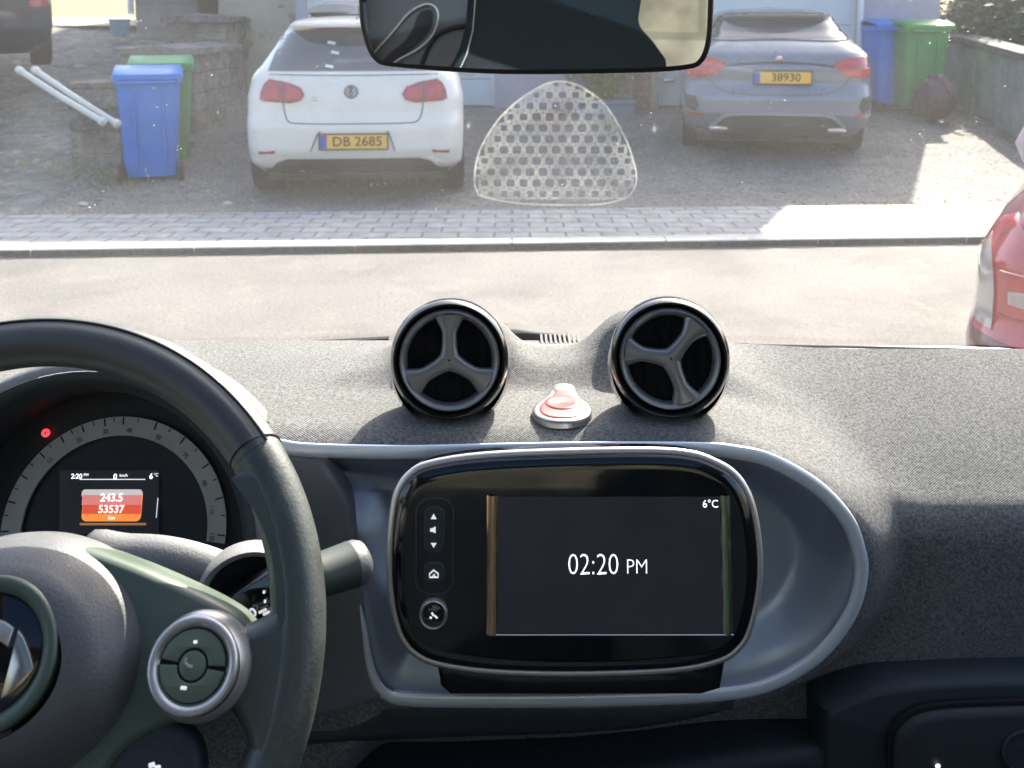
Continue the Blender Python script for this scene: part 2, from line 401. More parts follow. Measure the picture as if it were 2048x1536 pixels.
def glass_mat():
    """windscreen: clear pane with a thin film of dust and specks on it"""
    m = bpy.data.materials.new('windscreen_glass'); m.use_nodes = True; t = m.node_tree; N = t.nodes; L = t.links
    N.remove(N['Principled BSDF']); out = N['Material Output']
    tr = N.new('ShaderNodeBsdfTransparent'); tr.inputs[0].default_value = (.95, .965, .96, 1)
    tl = N.new('ShaderNodeBsdfTranslucent'); tl.inputs[0].default_value = (.9, .9, .88, 1)
    gl = N.new('ShaderNodeBsdfGlossy'); gl.inputs[0].default_value = (1, 1, 1, 1); gl.inputs['Roughness'].default_value = .03
    tc = N.new('ShaderNodeTexCoord')
    n = N.new('ShaderNodeTexNoise'); n.inputs['Scale'].default_value = 9; n.inputs['Detail'].default_value = 8; L.new(tc.outputs['Object'], n.inputs[0])
    base = N.new('ShaderNodeMapRange'); base.inputs[1].default_value = .3; base.inputs[2].default_value = .75; base.inputs[3].default_value = .015; base.inputs[4].default_value = .030; L.new(n.outputs[0], base.inputs[0])
    vo = N.new('ShaderNodeTexVoronoi'); vo.inputs['Scale'].default_value = 210; L.new(tc.outputs['Object'], vo.inputs[0])
    sp = N.new('ShaderNodeMapRange'); sp.inputs[1].default_value = .10; sp.inputs[2].default_value = .16; sp.inputs[3].default_value = .22; sp.inputs[4].default_value = 0; L.new(vo.outputs['Distance'], sp.inputs[0])
    n3 = N.new('ShaderNodeTexNoise'); n3.inputs['Scale'].default_value = 45; L.new(tc.outputs['Object'], n3.inputs[0])
    th = N.new('ShaderNodeMapRange'); th.inputs[1].default_value = .58; th.inputs[2].default_value = .68; L.new(n3.outputs[0], th.inputs[0])
    mu = N.new('ShaderNodeMath'); mu.operation = 'MULTIPLY'; L.new(sp.outputs[0], mu.inputs[0]); L.new(th.outputs[0], mu.inputs[1])
    ad = N.new('ShaderNodeMath'); ad.operation = 'ADD'; L.new(base.outputs[0], ad.inputs[0]); L.new(mu.outputs[0], ad.inputs[1])
    m1 = N.new('ShaderNodeMixShader'); L.new(ad.outputs[0], m1.inputs[0]); L.new(tr.outputs[0], m1.inputs[1]); L.new(tl.outputs[0], m1.inputs[2])
    fr = N.new('ShaderNodeFresnel'); fr.inputs[0].default_value = 1.25
    m2 = N.new('ShaderNodeMixShader'); L.new(fr.outputs[0], m2.inputs[0]); L.new(m1.outputs[0], m2.inputs[1]); L.new(gl.outputs[0], m2.inputs[2])
    L.new(m2.outputs[0], out.inputs[0]); return m
M['windscreen'] = glass_mat()
def tint_mat():
    m = bpy.data.materials.new('tintglass'); m.use_nodes = True; t = m.node_tree; t.nodes.remove(t.nodes['Principled BSDF'])
    tr = t.nodes.new('ShaderNodeBsdfTransparent'); tr.inputs[0].default_value = (.50, .57, .64, 1); gl = t.nodes.new('ShaderNodeBsdfGlossy'); gl.inputs['Roughness'].default_value = .03
    mx = t.nodes.new('ShaderNodeMixShader'); mx.inputs[0].default_value = .06; t.links.new(tr.outputs[0], mx.inputs[1]); t.links.new(gl.outputs[0], mx.inputs[2]); t.links.new(mx.outputs[0], t.nodes['Material Output'].inputs[0]); return m
M['tintglass'] = tint_mat()
def reflection_mat(fac=.45):
    m = bpy.data.materials.new('film'); m.use_nodes = True; t = m.node_tree; N = t.nodes; L = t.links  # pale see-through layer for the grille reflection
    N.remove(N['Principled BSDF']); out = N['Material Output']
    tr = N.new('ShaderNodeBsdfTransparent'); tl = N.new('ShaderNodeBsdfTranslucent'); tl.inputs[0].default_value = (.62, .65, .60, 1)
    tc = N.new('ShaderNodeTexCoord'); n = N.new('ShaderNodeTexNoise'); n.inputs['Scale'].default_value = 30; L.new(tc.outputs['Object'], n.inputs[0])
    mr = N.new('ShaderNodeMapRange'); mr.inputs[1].default_value = .3; mr.inputs[2].default_value = .7; mr.inputs[3].default_value = fac - .03; mr.inputs[4].default_value = fac + .03; L.new(n.outputs[0], mr.inputs[0])
    m1 = N.new('ShaderNodeMixShader'); L.new(mr.outputs[0], m1.inputs[0]); L.new(tr.outputs[0], m1.inputs[1]); L.new(tl.outputs[0], m1.inputs[2]); L.new(m1.outputs[0], out.inputs[0]); return m
M['film'] = reflection_mat(.052)  # pale film painting in the grille reflected by the windscreen
M['reflectthin'] = reflection_mat(.06)

# ================================================================== SETTING
KA = .0608                                   # kerb line y = 6.203 + KA*x
def kerb_y(x): return 6.203 + KA * x
def ground_z(x, y):
    s = float(sst(7.6, 12.4, y)) * .34
    lane = max(0, min((y - 7.6) * .235, 3.6))
    t = float(sst(-3.35, -3.95, x))
    return .035 * float(sst(8.0, 7.3, y)) + s * (1 - t) + lane * t
g = MB(); rows = []
ys = [-220, -60, -12, kerb_y(0) - .3]
g.box((-250, -250, -.9), (250, 250, -.05)); tag(g.build('ground', M['earth']), kind='structure')
g = MB(); g.grid([[(x, y, 0 if True else 0) for x in (-60, -20, 0, 20, 60)] for y in (-3.2, 0, 4)] + [[(x, kerb_y(x) + .02, 0) for x in (-60, -20, 0, 20, 60)]])
tag(g.build('road', M['asphalt'], fix=False), kind='structure')
g = MB()
for i in range(-28, 28):                     # kerbstones butt end to end with a hairline joint
    xa, xb = i * 1.0 + .004, i * 1.0 + .996
    vs = []
    for x in (xa, xb):
        y0 = kerb_y(x); vs += [(x, y0, -.02), (x, y0, .042), (x, y0 + .010, .050), (x, y0 + .15, .050), (x, y0 + .15, -.02)]
    g.add(vs, [(0, 1, 6, 5), (1, 2, 7, 6), (2, 3, 8, 7), (3, 4, 9, 8), (4, 3, 2, 1, 0), (5, 6, 7, 8, 9)])
ko = tag(g.build('kerb', M['kerb'], smooth=False), kind='structure'); ko.data.materials.append(M['kerbfaceshade'])
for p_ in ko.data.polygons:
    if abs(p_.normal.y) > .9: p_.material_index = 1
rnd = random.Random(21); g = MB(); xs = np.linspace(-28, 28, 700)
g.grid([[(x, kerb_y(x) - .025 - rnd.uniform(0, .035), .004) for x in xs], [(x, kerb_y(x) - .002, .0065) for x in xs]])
tag(g.build('kerb_foot_shade', M['kerbfootshade'], fix=False), kind='structure')  # dark strip laid down as shade at the foot of the kerb
g = MB(); xs = np.linspace(-30, 30, 61)
g.grid([[(x, kerb_y(x) + .15, .040) for x in xs], [(x, kerb_y(x) + .6, .040) for x in xs], [(x, kerb_y(x) + 1.18, .038) for x in xs]])
tag(g.build('pavement', M['pavers'], fix=False), kind='structure')
g = MB(); xs = np.concatenate([np.linspace(-3.72, -3.3, 4), np.linspace(-3, 8, 45), np.linspace(9, 60, 8)])
rr = []
for k, yy in enumerate(np.concatenate([[0], np.linspace(.05, 6, 60), np.linspace(7, 90, 12)])):
    rr.append([(x, kerb_y(x) + 1.17 + yy, (.034 if k < 2 else ground_z(x, kerb_y(x) + 1.17 + yy) + random.uniform(-.006, .006))) for x in xs])
g.grid(rr); tag(g.build('driveway', M['gravel'], fix=False), kind='structure')
g = MB(); xs = np.concatenate([np.linspace(-40, -9, 6), np.linspace(-8.5, -3.7, 24)]); rr = []
for k, yy in enumerate(np.concatenate([[0], np.linspace(.1, 8.6, 50)])):
    rr.append([(x, kerb_y(x) + 1.17 + yy, .036 + (0 if k < 2 else max(0, (yy - 1.3) * .19) + random.uniform(-.012, .012))) for x in xs])
g.grid(rr); tag(g.build('lane', M['lane'], fix=False), kind='structure')
yl = kerb_y(-6) + 1.17 + 8.5
zl = .036 + 7.2 * .19
g = MB(); rr = []
for k, yy in enumerate(np.linspace(0, 60, 16)):
    rr.append([(x, yl - .5 + (x + 6) * -.25 + yy, zl - .05 + (x + 6) * 0 + .085 * min(yy, 30)) for x in np.linspace(-60, -3.6, 20)])
g.grid(rr); tag(g.build('verge', M['grass'], fix=False), kind='structure')
g = MB()
g.grid([[(x, yl - .52 + (x + 6) * -.25 + yy, zl - .02 + .085 * yy) for x in np.linspace(-40, -4.9, 12)] for yy in (0, .7, 1.5)])
tag(g.build('path', M['path'], fix=False), kind='structure')

# ------------------------------------------------------------------ leaves
def leaves(n, C, Rr, size, fn=None, seed=1):
    rnd = random.Random(seed); mb = MB(); k = 0
    clumps = [(rnd.gauss(0, .5), rnd.gauss(0, .5), rnd.gauss(0, .5)) for _ in range(26)]
    while k < n:
        c = rnd.choice(clumps); p = Vector((c[0] + rnd.gauss(0, .2), c[1] + rnd.gauss(0, .2), c[2] + rnd.gauss(0, .2)))
        if p.length > 1.15: continue
        q = Vector((C[0] + p.x * Rr[0], C[1] + p.y * Rr[1], C[2] + p.z * Rr[2]))
        if fn and not fn(q): continue
        s = size * rnd.uniform(.6, 1.4)
        M3 = Matrix.Rotation(rnd.uniform(0, 6.28), 3, 'Z') @ Matrix.Rotation(rnd.uniform(-1.3, 1.3), 3, 'X')
        a = [M3 @ Vector(v) * s + q for v in ((-.5, -.1, 0), (0, -.35, .08), (.5, 0, 0), (0, .35, .08))]
        mb.add(a, [(0, 1, 2, 3)]); k += 1
    return mb

# ------------------------------------------------------------------ buildings
def house():
    t = thing('house', 'lavender rendered house with two pale blue garage doors behind the parked cars', 'house', (1, 12.6, .3)); t['_off'] = 1
    y0 = 12.6; x0, x1, H = -2.75, 4.5, 5.41
    g = MB(); doors = [(-2.62, -.22, .36, 2.45), (1.86, 4.4, .36, 2.45)]
    # front wall as piers and a lintel round the two door openings
    for a, b in ((x0, doors[0][0]), (doors[0][1], doors[1][0]), (doors[1][1], x1)): g.box((a, y0, -.3), (b, y0 + .3, 2.45))
    g.box((x0, y0, 2.45), (x1, y0 + .3, H)); g.box((x0, y0 + .3, -.3), (x0 + .3, y0 + 8.6, H)); g.box((x1 - .3, y0 + .3, -.3), (x1, y0 + 8.6, H)); g.box((x0, y0 + 8.3, -.3), (x1, y0 + 8.6, H + .01))
    g.build('wall', M['lavender'], t, smooth=False)
    for a, b, z0, z1 in doors:
        d = MB(); nz = 6
        for k in range(nz):
            h = (z1 - z0) / nz
            d.box((a + .05, y0 + .12 + .002 * (k % 2), z0 + k * h + .006), (b - .05, y0 + .16, z0 + (k + 1) * h - .006))
        do = d.build('garage_door', M['garage'], t, smooth=False, bevel=.006)
        f = MB(); f.box((a, y0 + .08, z0), (a + .05, y0 + .2, z1)); f.box((b - .05, y0 + .08, z0), (b, y0 + .2, z1)); f.box((a, y0 + .08, z1 - .05), (b, y0 + .2, z1 + .001))
        f.box((a, y0 + .165, z0), (b, y0 + .21, z1 - .05)); f.build('frame', M['whitepaint'], do, smooth=False)
        s = MB(); s.box((a, y0 + .05, z0 - .12), (b, y0 + .22, z0 - .01)); s.build('threshold', M['seam'], do, smooth=False)
    q = P(1340, 162, y0); h = MB(); h.box((q.x - .06, y0 + .09, q.z - .02), (q.x + .07, y0 + .118, q.z + .02)); h.build('handle', M['chrome'], t, bevel=.005)
    d = MB(); px = P(1719, 60, y0 - .06).x; d.tube([(px, y0 - .07, .4), (px, y0 - .07, H)], .04, 12); d.build('downpipe', M['whitepaint'], t)
    r = MB(); yr = y0 + 4.3; r.add([(x0 - .3, y0 - .1, H + .003), (x1 + .05, y0 - .1, H + .003), (x1 + .05, yr, H + 2.6), (x0 - .3, yr, H + 2.6), (x0 - .3, y0 + 8.9, H + .003), (x1 + .05, y0 + 8.9, H + .003),
      (x0 - .3, y0 - .1, H - .1), (x1 + .05, y0 - .1, H - .1), (x1 + .05, y0 + 8.9, H - .1), (x0 - .3, y0 + 8.9, H - .1)],
      [(0, 1, 2, 3), (3, 2, 5, 4), (6, 7, 1, 0), (4, 5, 8, 9), (0, 3, 4, 9, 6), (7, 8, 5, 2, 1), (6, 9, 8, 7)])
    r.build('roof', M['rooftile'], t, smooth=False)
    for a in (-1.8, .6, 3.0):
        wv = MB(); wv.box((a, y0 - .02, 3.6), (a + 1.1, y0 + .003, 4.9)); wo = wv.build('window', M['carglass'], t, smooth=False)
        f = MB(); f.box((a - .06, y0 - .04, 3.54), (a, y0 - .001, 4.96)); f.box((a + 1.1, y0 - .04, 3.54), (a + 1.16, y0 - .001, 4.96)); f.box((a, y0 - .04, 4.9), (a + 1.1, y0 - .001, 4.96)); f.box((a, y0 - .04, 3.54), (a + 1.1, y0 - .001, 3.6)); f.box((a + .52, y0 - .035, 3.6), (a + .58, y0 - .021, 4.9))
        f.build('window_frame', M['whitepaint'], wo, smooth=False)
house()
def outbuilding():
    t = thing('outbuilding', 'narrow lavender wing with a flat roof behind the right hand wheeled bins', 'outbuilding', (5.6, 12.65, .3)); t['_off'] = 1
    g = MB(); g.box((4.503, 12.62, 0), (5.45, 12.9, 4.2)); g.box((5.2, 12.9, 0), (5.45, 16.5, 4.2)); g.box((4.503, 16.26, 0), (5.2, 16.5, 4.2)); g.build('wall', M['lavender'], t, smooth=False)
    g = MB(); g.box((4.56, 12.58, 4.2), (5.5, 16.6, 4.3)); g.build('roof', M['coping'], t, smooth=False)
outbuilding()
def old_house():
    t = thing('old_house', 'old cream plastered house wall with dark patches of fallen render', 'house', (-3.6, 13, .3)); t['_off'] = 1
    a = P(462, 100, 13.2).x; b = -2.76; H = 5.3
    g = MB(); g.box((a - .15, 13.2, -.2), (b, 13.5, H)); g.box((a - .15, 13.5, -.2), (a + .1, 20, H)); g.box((a + .1, 19.8, -.2), (b, 20, H)); g.build('wall', M['plaster'], t, smooth=False)
    g = MB(); g.add([(a - .4, 12.9, H - .02), (b - .31, 12.9, H - .02), (b - .31, 16.6, H + 2.4), (a - .4, 16.6, H + 2.4), (a - .4, 20.3, H - .02), (b - .31, 20.3, H - .02)], [(0, 1, 2, 3), (3, 2, 5, 4), (0, 3, 4), (1, 5, 2), (0, 4, 5, 1)]); g.build('roof', M['rooftile'], t, smooth=False)
    g = MB(); g.box((a + .9, 13.17, 3.3), (a + 1.6, 13.198, 4.5)); g.build('window', M['carglass'], t, smooth=False)
    # foot course of rough stone
    g = MB(); g.box((a - .1, 13.08, -.1), (b - .02, 13.198, .55)); g.build('plinth', M['stonewall'], t, smooth=False, bevel=.02)
old_house()
def shed():
    t = thing('shed', 'plain grey rendered shed with a white corner pipe left of the old house', 'shed', (-5.2, 15, 1)); t['_off'] = 1
    a = P(272, 40, 14.6).x; b = P(398, 40, 14.6).x - .02
    g = MB(); g.box((a, 14.6, .2), (b, 17.4, 3.4)); g.build('wall', M['greyrender'], t, smooth=False)
    g = MB()
    for k in range(5): g.box((a + .01, 14.575, 1.35 + k * .38), (b - .01, 14.598, 1.352 + k * .38 + .03))
    g.build('ledge', M['greyrender'], t, smooth=False)
    g = MB(); g.box((a - .1, 14.45, 3.4), (b, 17.5, 3.5)); g.build('roof', M['coping'], t, smooth=False)
    g = MB(); g.tube([(a - .05, 14.55, P(270, 28, 14.6).z), (a - .05, 14.55, 3.4)], .045, 10); g.build('pipe', M['whitepaint'], t)
shed()
q = P(239, 45, 14.2)
g = MB(); g.lathe([(.001, 0), (.11, 0), (.12, .05), (.14, .22), (.155, .23), (.15, .25), (.12, .25), (.11, .1), (.001, .1)], (q.x, 14.2, q.z - .2), (0, 0, 1), 20)
o = g.build('bucket', M['bluecan']); tag(o, 'small pale blue bucket at the foot of the grey shed corner', 'bucket')

# stepped retaining wall between lane and driveway
def wall_block(name, label, x0, x1, y0, y1, ztop, cap=True, cat='wall'):
    t = thing(name, label, cat, ((x0 + x1) / 2, y0, 0)); t['_off'] = 1
    g = MB(); rnd = random.Random(len(label)); z = -.1; k = 0
    zt = ztop - (.09 if cap else 0)
    while z < zt - .01:
        h = min(rnd.uniform(.15, .24), zt - z); 
        if zt - z - h < .06: h = zt - z
        y = y0
        while y < y1 - .01:
            L = min(rnd.uniform(.3, .6), y1 - y)
            e = [rnd.uniform(0, .022) for _ in range(2)]
            g.box((x0 + e[0], y + .004 + (rnd.uniform(0, .03) if y == y0 else 0), z + .004), (x1 - e[1], y + L - .004, z + h - .003)); y += L
        z += h
    g.build('stonework', M['stonewall'], t, bevel=.012, smooth=False)
    g = MB(); g.box((x0 + .03, y0 + .035, -.1), (x1 - .03, y1 - .02, zt - .01)); g.build('mortar', M['soil'], t, smooth=False)
    if cap:
        g = MB(); y = y0 - .03; rows = []
        for yy in np.linspace(y0 - .03, y1, 8): rows.append([(x, yy, zt + .07 + rnd.uniform(-.012, .012) + (.03 if abs(x - (x0 + x1) / 2) < .2 else 0)) for x in np.linspace(x0 - .05, x1 + .05, 5)])
        n = 5; g.grid(rows); base = len(g.v)
        g.grid([[(p[0], p[1], zt) for p in r_] for r_ in rows])
        m = len(rows)
        for i in range(m - 1): g.f.append((i * n, (i + 1) * n, base + (i + 1) * n, base + i * n)); g.f.append((i * n + n - 1, base + i * n + n - 1, base + (i + 1) * n + n - 1, (i + 1) * n + n - 1))
        for k in range(n - 1): g.f.append((k, base + k, base + k + 1, k + 1)); g.f.append(((m - 1) * n + k, (m - 1) * n + k + 1, base + (m - 1) * n + k + 1, base + (m - 1) * n + k))
        g.build('capstone', M['capstone'], t, angle=50)
wa = P(130, 170, 8.6).x; wb = P(238, 170, 8.6).x
wall_block('stone_wall', 'lowest mossy stone wall block beside the blue wheeled bin', wa, wb, 8.6, 10.2, P(180, 165, 8.6).z, cap=False)
wall_block('stone_wall', 'middle step of the stone wall behind the blue bin lid', P(236, 100, 10.4).x, P(388, 90, 10.4).x, 10.4, 12.1, P(300, 92, 10.4).z)
wall_block('stone_wall', 'tallest step of the stone wall against the old cream house', P(330, 40, 12.2).x, P(452, 40, 12.2).x, 12.2, 13.15, P(390, 30, 12.2).z)
# windscreen reflections made into white rods beside the wall
for k, (a, b, lab) in enumerate((((38, 140), (203, 242), 'shorter lower white rod standing in for a windscreen reflection beside the blue bin'), ((70, 140), (232, 246), 'longer upper white rod standing in for a windscreen reflection beside the blue bin'))):
    A = P(a[0], a[1], 8.62 + k * .05); B = P(b[0], b[1], 8.25 + k * .03)
    t = thing('rod', lab, 'rod', A, group='windscreen reflections built as white rods'); t['_off'] = 1
    g = MB(); g.tube([A, A.lerp(B, .5) + Vector((0, 0, -.01)), B], .027, 10); g.build('reflection_streak', M['rod'], t)
    g = MB(); d = (B - A).normalized(); g.lathe([(.03, 0), (.034, .015), (.034, .06), (.03, .07)], A - d * .02, d, 12); g.build('end_cap', M['rod'], t); g = MB(); g.lathe([(.03, 0), (.036, .01), (.036, .05), (.001, .065)], B - d * .02, d, 12); g.build('end_cap', M['rod'], t)  # ends of the streaks standing in for windscreen reflections
# rubble at the wall foot
rnd = random.Random(5)
for k, (u, v, lab) in enumerate(((165, 395, 'pale broken stone on the dirt in front of the low wall'), (195, 388, 'brown stone chip nearest the low stone wall foot'), (455, 395, 'flat pale pebble on the drive left of the white hatchback'))):
    q = G(u, v, .1); g = MB(); bm = bmesh.new(); bmesh.ops.create_icosphere(bm, subdivisions=2, radius=.026)
    for vv in bm.verts: vv.co = Vector((vv.co.x * 1.5, vv.co.y, vv.co.z * .6)) * rnd.uniform(.85, 1.15) + Vector((q.x, q.y, .05))
    g.add([tuple(vv.co) for vv in bm.verts], [tuple(x.index for x in f.verts) for f in bm.faces]); bm.free()
    tag(g.build('stone', M['capstone'] if k == 1 else M['kerb'], angle=30), lab, 'stone', 'loose stones on the drive')

# ------------------------------------------------------------------ wheeled bins
def wheelie_bin(x, y, z, rz, mk, label, H=1.07, W=.58, D=.72, flip=1):
    t = thing('wheeled_bin', label, 'bin', (0, 0, 0), 0, 'wheeled rubbish bins')
    g = MB(); rows = []
    for zz, k in ((.08, .78), (.12, .80), (.5, .87), (H - .18, .94), (H - .12, .95), (H - .115, 1.0), (H - .05, 1.0)):
        hw = W / 2 * k; hd = D / 2 * k
        rows.append([(px, py, zz) for px, py in rrect(-hw, -hd, hw, hd, .06, 4)] )
    rows = [r_ + [r_[0]] for r_ in rows]
    g.grid(rows); g.add([p for p in rows[0][:-1]], [tuple(range(len(rows[0]) - 1))])
    for sx in (-1, 1): g.tube([(sx * .12, -D / 2 * .86 - .006, .15), (sx * .12, -D / 2 * .93 - .008, H - .2)], .012, 6)
    b = g.build('body', M[mk], t)
    g = MB(); rows = []
    for yy, zz, k in ((-D / 2 - .05, H - .075, .98), (-D / 2 - .055, H - .03, 1.04), (-D / 2 + .02, H - .005, 1.05), (0, H + .035, 1.04), (D / 2 - .1, H + .02, 1.03), (D / 2 + .02, H - .01, 1.0), (D / 2 + .02, H - .06, 1.0)):
        rows.append([(s * W / 2 * k, yy, zz - (.03 if abs(s) == 1 else 0)) for s in (-1, -.94, -.5, 0, .5, .94, 1)])
    g.grid(rows)
    l = g.build('lid', M[mk], t, angle=60)
    g = MB(); g.tube([(-W * .4, -D / 2 - .06, H - .10), (W * .4, -D / 2 - .06, H - .10)], .014, 8); g.build('rim_bar', M[mk], l)
    for s in (-1, 1):
        g = MB(); g.lathe([(.001, 0), (.06, 0), (.07, .012), (.098, .01), (.1, .02), (.1, .045), (.095, .05), (.001, .05)], (s * (W / 2 - .03) - .025, flip * (D / 2 - .10), .1), (1, 0, 0), 24)
        g.build('wheel', M['rubber'], t)
    g = MB(); g.tube([(-W * .42, D / 2 + .05, H - .08), (W * .42, D / 2 + .05, H - .08)], .016, 8); g.build('handle', M[mk], t)
    t.location = (x, y, z); t.rotation_euler.z = rz
    return t
q = P(287, 200, 8.75)
wheelie_bin(q.x - .02, 8.95, .0, R(19), 'binblue', 'bright blue wheeled bin beside the low stone wall left of the white hatchback', H=1.03, W=.56, flip=-1)
wheelie_bin(q.x - .18, 9.75, .02, R(18), 'bingreen', 'green wheeled bin tucked behind the bright blue one on the left')
q = P(1826, 150, 12.0); wheelie_bin(q.x, 12.0, .37, R(4), 'bingreen', 'green wheeled bin by the lavender wall right of the grey hatchback')
q = P(1782, 150, 12.2); wheelie_bin(q.x - .0, 12.28, .38, R(0), 'binblue', 'blue wheeled bin mostly hidden behind the right hand green bin')
# bag
q = P(1868, 200, 11.3); bm = bmesh.new(); bmesh.ops.create_icosphere(bm, subdivisions=4, radius=1)
rn = random.Random(3)
for v in bm.verts:
    n = 1 + .1 * math.sin(v.co.x * 7 + v.co.z * 5) * math.cos(v.co.y * 6)
    zz = v.co.z; pinch = 1 - .45 * max(0, zz) ** 1.5
    v.co = Vector((v.co.x * .24 * n * pinch, v.co.y * .22 * n * pinch, (zz * .30 if zz > 0 else zz * .24) * n + .24))
g = MB(); g.add([tuple(v.co + Vector((q.x, 11.3, .32))) for v in bm.verts], [tuple(x.index for x in f.verts) for f in bm.faces]); bm.free()
tag(g.build('rubbish_bag', M['maroonbag']), 'dark maroon rubbish bag slumped in front of the right hand bins', 'bag')

# litter and weeds
rnd = random.Random(8); g = MB()
for k in range(900):
    x = rnd.uniform(-3.5, 6.5); y = kerb_y(x) + 1.25 + abs(rnd.gauss(0, 1.9)); z = ground_z(x, y) + .012; s_ = rnd.uniform(.006, .02); a = rnd.uniform(0, 6.3)
    c_, n_ = math.cos(a) * s_, math.sin(a) * s_
    g.add([(x + c_, y + n_, z), (x - n_ * .5, y + c_ * .5, z + s_ * .5), (x - c_, y - n_, z + .002), (x + n_ * .5, y - c_ * .5, z + s_ * .3)], [(0, 1, 2, 3)])
tag(g.build('leaf_litter', M['leaflitter'], smooth=False, fix=False), kind='stuff')
g = MB()
for k in range(1500):
    q_ = rnd.random()
    if q_ < .45: x = rnd.uniform(-6, 6); y = kerb_y(x) + 1.19 + abs(rnd.gauss(0, .05))
    elif q_ < .75: x = rnd.uniform(-4.3, -3.2); y = 8.5 + rnd.gauss(0, .12)
    else: y = rnd.uniform(8.8, 12.4); x = 5.25 + rnd.gauss(0, .1)
    if rnd.random() < .5 and math.sin(x * 5) + math.sin(x * 2.3 + y) < .2: continue
    z = ground_z(x, y) if q_ > .45 else .02; h_ = rnd.uniform(.015, .06); a = rnd.uniform(0, 6.3); c_, n_ = math.cos(a) * .006, math.sin(a) * .006
    g.add([(x - c_, y - n_, z), (x + c_, y + n_, z), (x + rnd.gauss(0, .02), y + rnd.gauss(0, .02), z + h_)], [(0, 1, 2)])
tag(g.build('weeds', M['leafyel'], smooth=False, fix=False), kind='stuff')
# right garden wall
def garden_wall():
    t = thing('garden_wall', 'grey concrete garden wall with dark coping at the right below the hedge', 'garden wall', (5.6, 12, .2)); t['_off'] = 1
    pa = [P(1925, 75, 12.55), P(2048, 108, 10.4)]
    top = [(5.47, 12.95, pa[0].z - .06), (pa[0].x, 12.55, pa[0].z - .06), (pa[1].x, 10.4, pa[1].z - .06), (pa[1].x - .25, 8.6, pa[1].z - .12)]
    g = MB()
    for (x0, y0, z0), (x1, y1, z1) in zip(top, top[1:]):
        vs = []
        for (x, y, z) in ((x0, y0, z0), (x1, y1, z1)): vs += [(x, y, -.1), (x + .22, y, -.1), (x + .22, y, z), (x, y, z)]
        g.add(vs, [(0, 3, 7, 4), (1, 5, 6, 2), (3, 2, 6, 7), (0, 1, 2, 3), (4, 7, 6, 5)])
    g.build('panel', M['concrete'], t, smooth=False)
    g = MB()
    for (x0, y0, z0), (x1, y1, z1) in zip(top, top[1:]):
        vs = []
        for (x, y, z) in ((x0, y0, z0 + .003), (x1, y1, z1 + .003)): vs += [(x - .05, y, z), (x + .27, y, z), (x + .27, y, z + .07), (x + .11, y, z + .11), (x - .05, y, z + .07)]
        g.add(vs, [(0, 1, 6, 5), (1, 2, 7, 6), (2, 3, 8, 7), (3, 4, 9, 8), (4, 0, 5, 9), (4, 3, 2, 1, 0), (5, 6, 7, 8, 9)])
    g.build('coping', M['coping'], t, smooth=False)
    for k in range(3):
        y = 12.0 - k * .95; f = (12.55 - y) / 2.15; x = top[1][0] + (top[2][0] - top[1][0]) * f
        g = MB(); g.box((x - .04, y - .05, -.1), (x - .001, y + .05, .95)); g.build('rib', M['concrete'], t, smooth=False, bevel=.006)
garden_wall()
t = thing('hedge', 'dark green leafy hedge above the garden wall at the top right', 'hedge', (7, 13, .3)); t['_off'] = 1
leaves(34000, (7.6, 13.2, 1.55), (1.75, 1.6, 1.15), .10, lambda q: q.x > 5.6 + .4 * max(0, 12.4 - q.y) and q.z > .9 and q.z < 2.5, 3).build('foliage', M['leafdark'], t, smooth=False, fix=False)
g = MB()
for k in range(5): g.tube([(6.4 + k * .5, 12.9, .1), (6.45 + k * .5, 13, 1), (6.4 + k * .52, 13, 1.9)], [.05, .035, .012], 7)
g.build('stems', M['bark'], t)

# planter with yellow-green shrub in front of the lavender wall, posts and brick pier
q0 = P(1152, 205, 12.2).x; q1 = P(1262, 205, 12.2).x
t = thing('planter', 'slate blue planter trough between the two garage doors', 'planter', ((q0 + q1) / 2, 12.1, .35)); t['_off'] = 1
g = MB(); zt = P(1200, 206, 12).z
g.box((q0, 11.8, .1), (q1, 12.4, zt)); g.build('trough', M['planter'], t, smooth=False, bevel=.015)
g = MB(); g.box((q0 - .02, 11.78, zt), (q1 + .02, 12.42, zt + .04)); g.build('rim', M['planter'], t, smooth=False, bevel=.01)
t = thing('shrub', 'yellow green shrub growing in the slate blue planter', 'shrub', ((q0 + q1) / 2, 12.1, zt)); t['_off'] = 1
leaves(2600, ((q0 + q1) / 2 - .02, 12.1, zt + .42), (.42, .3, .42), .06, lambda q: q.z > zt + .03, 9).build('foliage', M['leafyel'], t, smooth=False, fix=False)
g = MB(); g.tube([((q0 + q1) / 2, 12.1, zt - .1), ((q0 + q1) / 2, 12.1, zt + .5)], [.03, .01], 7); g.build('stem', M['bark'], t)
for u, lab in ((1256, 'left wooden post beside the yellow green shrub'), (1308, 'right wooden post beside the grey hatchback')):
    x = P(u, 200, 12.45).x; g = MB(); g.box((x - .05, 12.4, .2), (x + .05, 12.5, 1.75)); tag(g.build('wooden_post', M['woodpost'], smooth=False, bevel=.008), lab, 'post', 'wooden posts between the garage doors')
xa = P(1263, 200, 12.52).x; xb = P(1301, 200, 12.52).x
g = MB(); 
for k in range(22):
    off = .11 * (k % 2); x = xa - off
    while x < xb - .01:
        a = max(x, xa); b = min(x + .22, xb)
        if b - a > .02: g.box((a + .003, 12.47 + random.uniform(0, .006), .2 + k * .075), (b - .003, 12.59, .2 + k * .075 + .068))
        x += .22
tag(g.build('brick_pier', M['brickbrown'], smooth=False), 'narrow brown brick pier between the two wooden posts', 'pier')

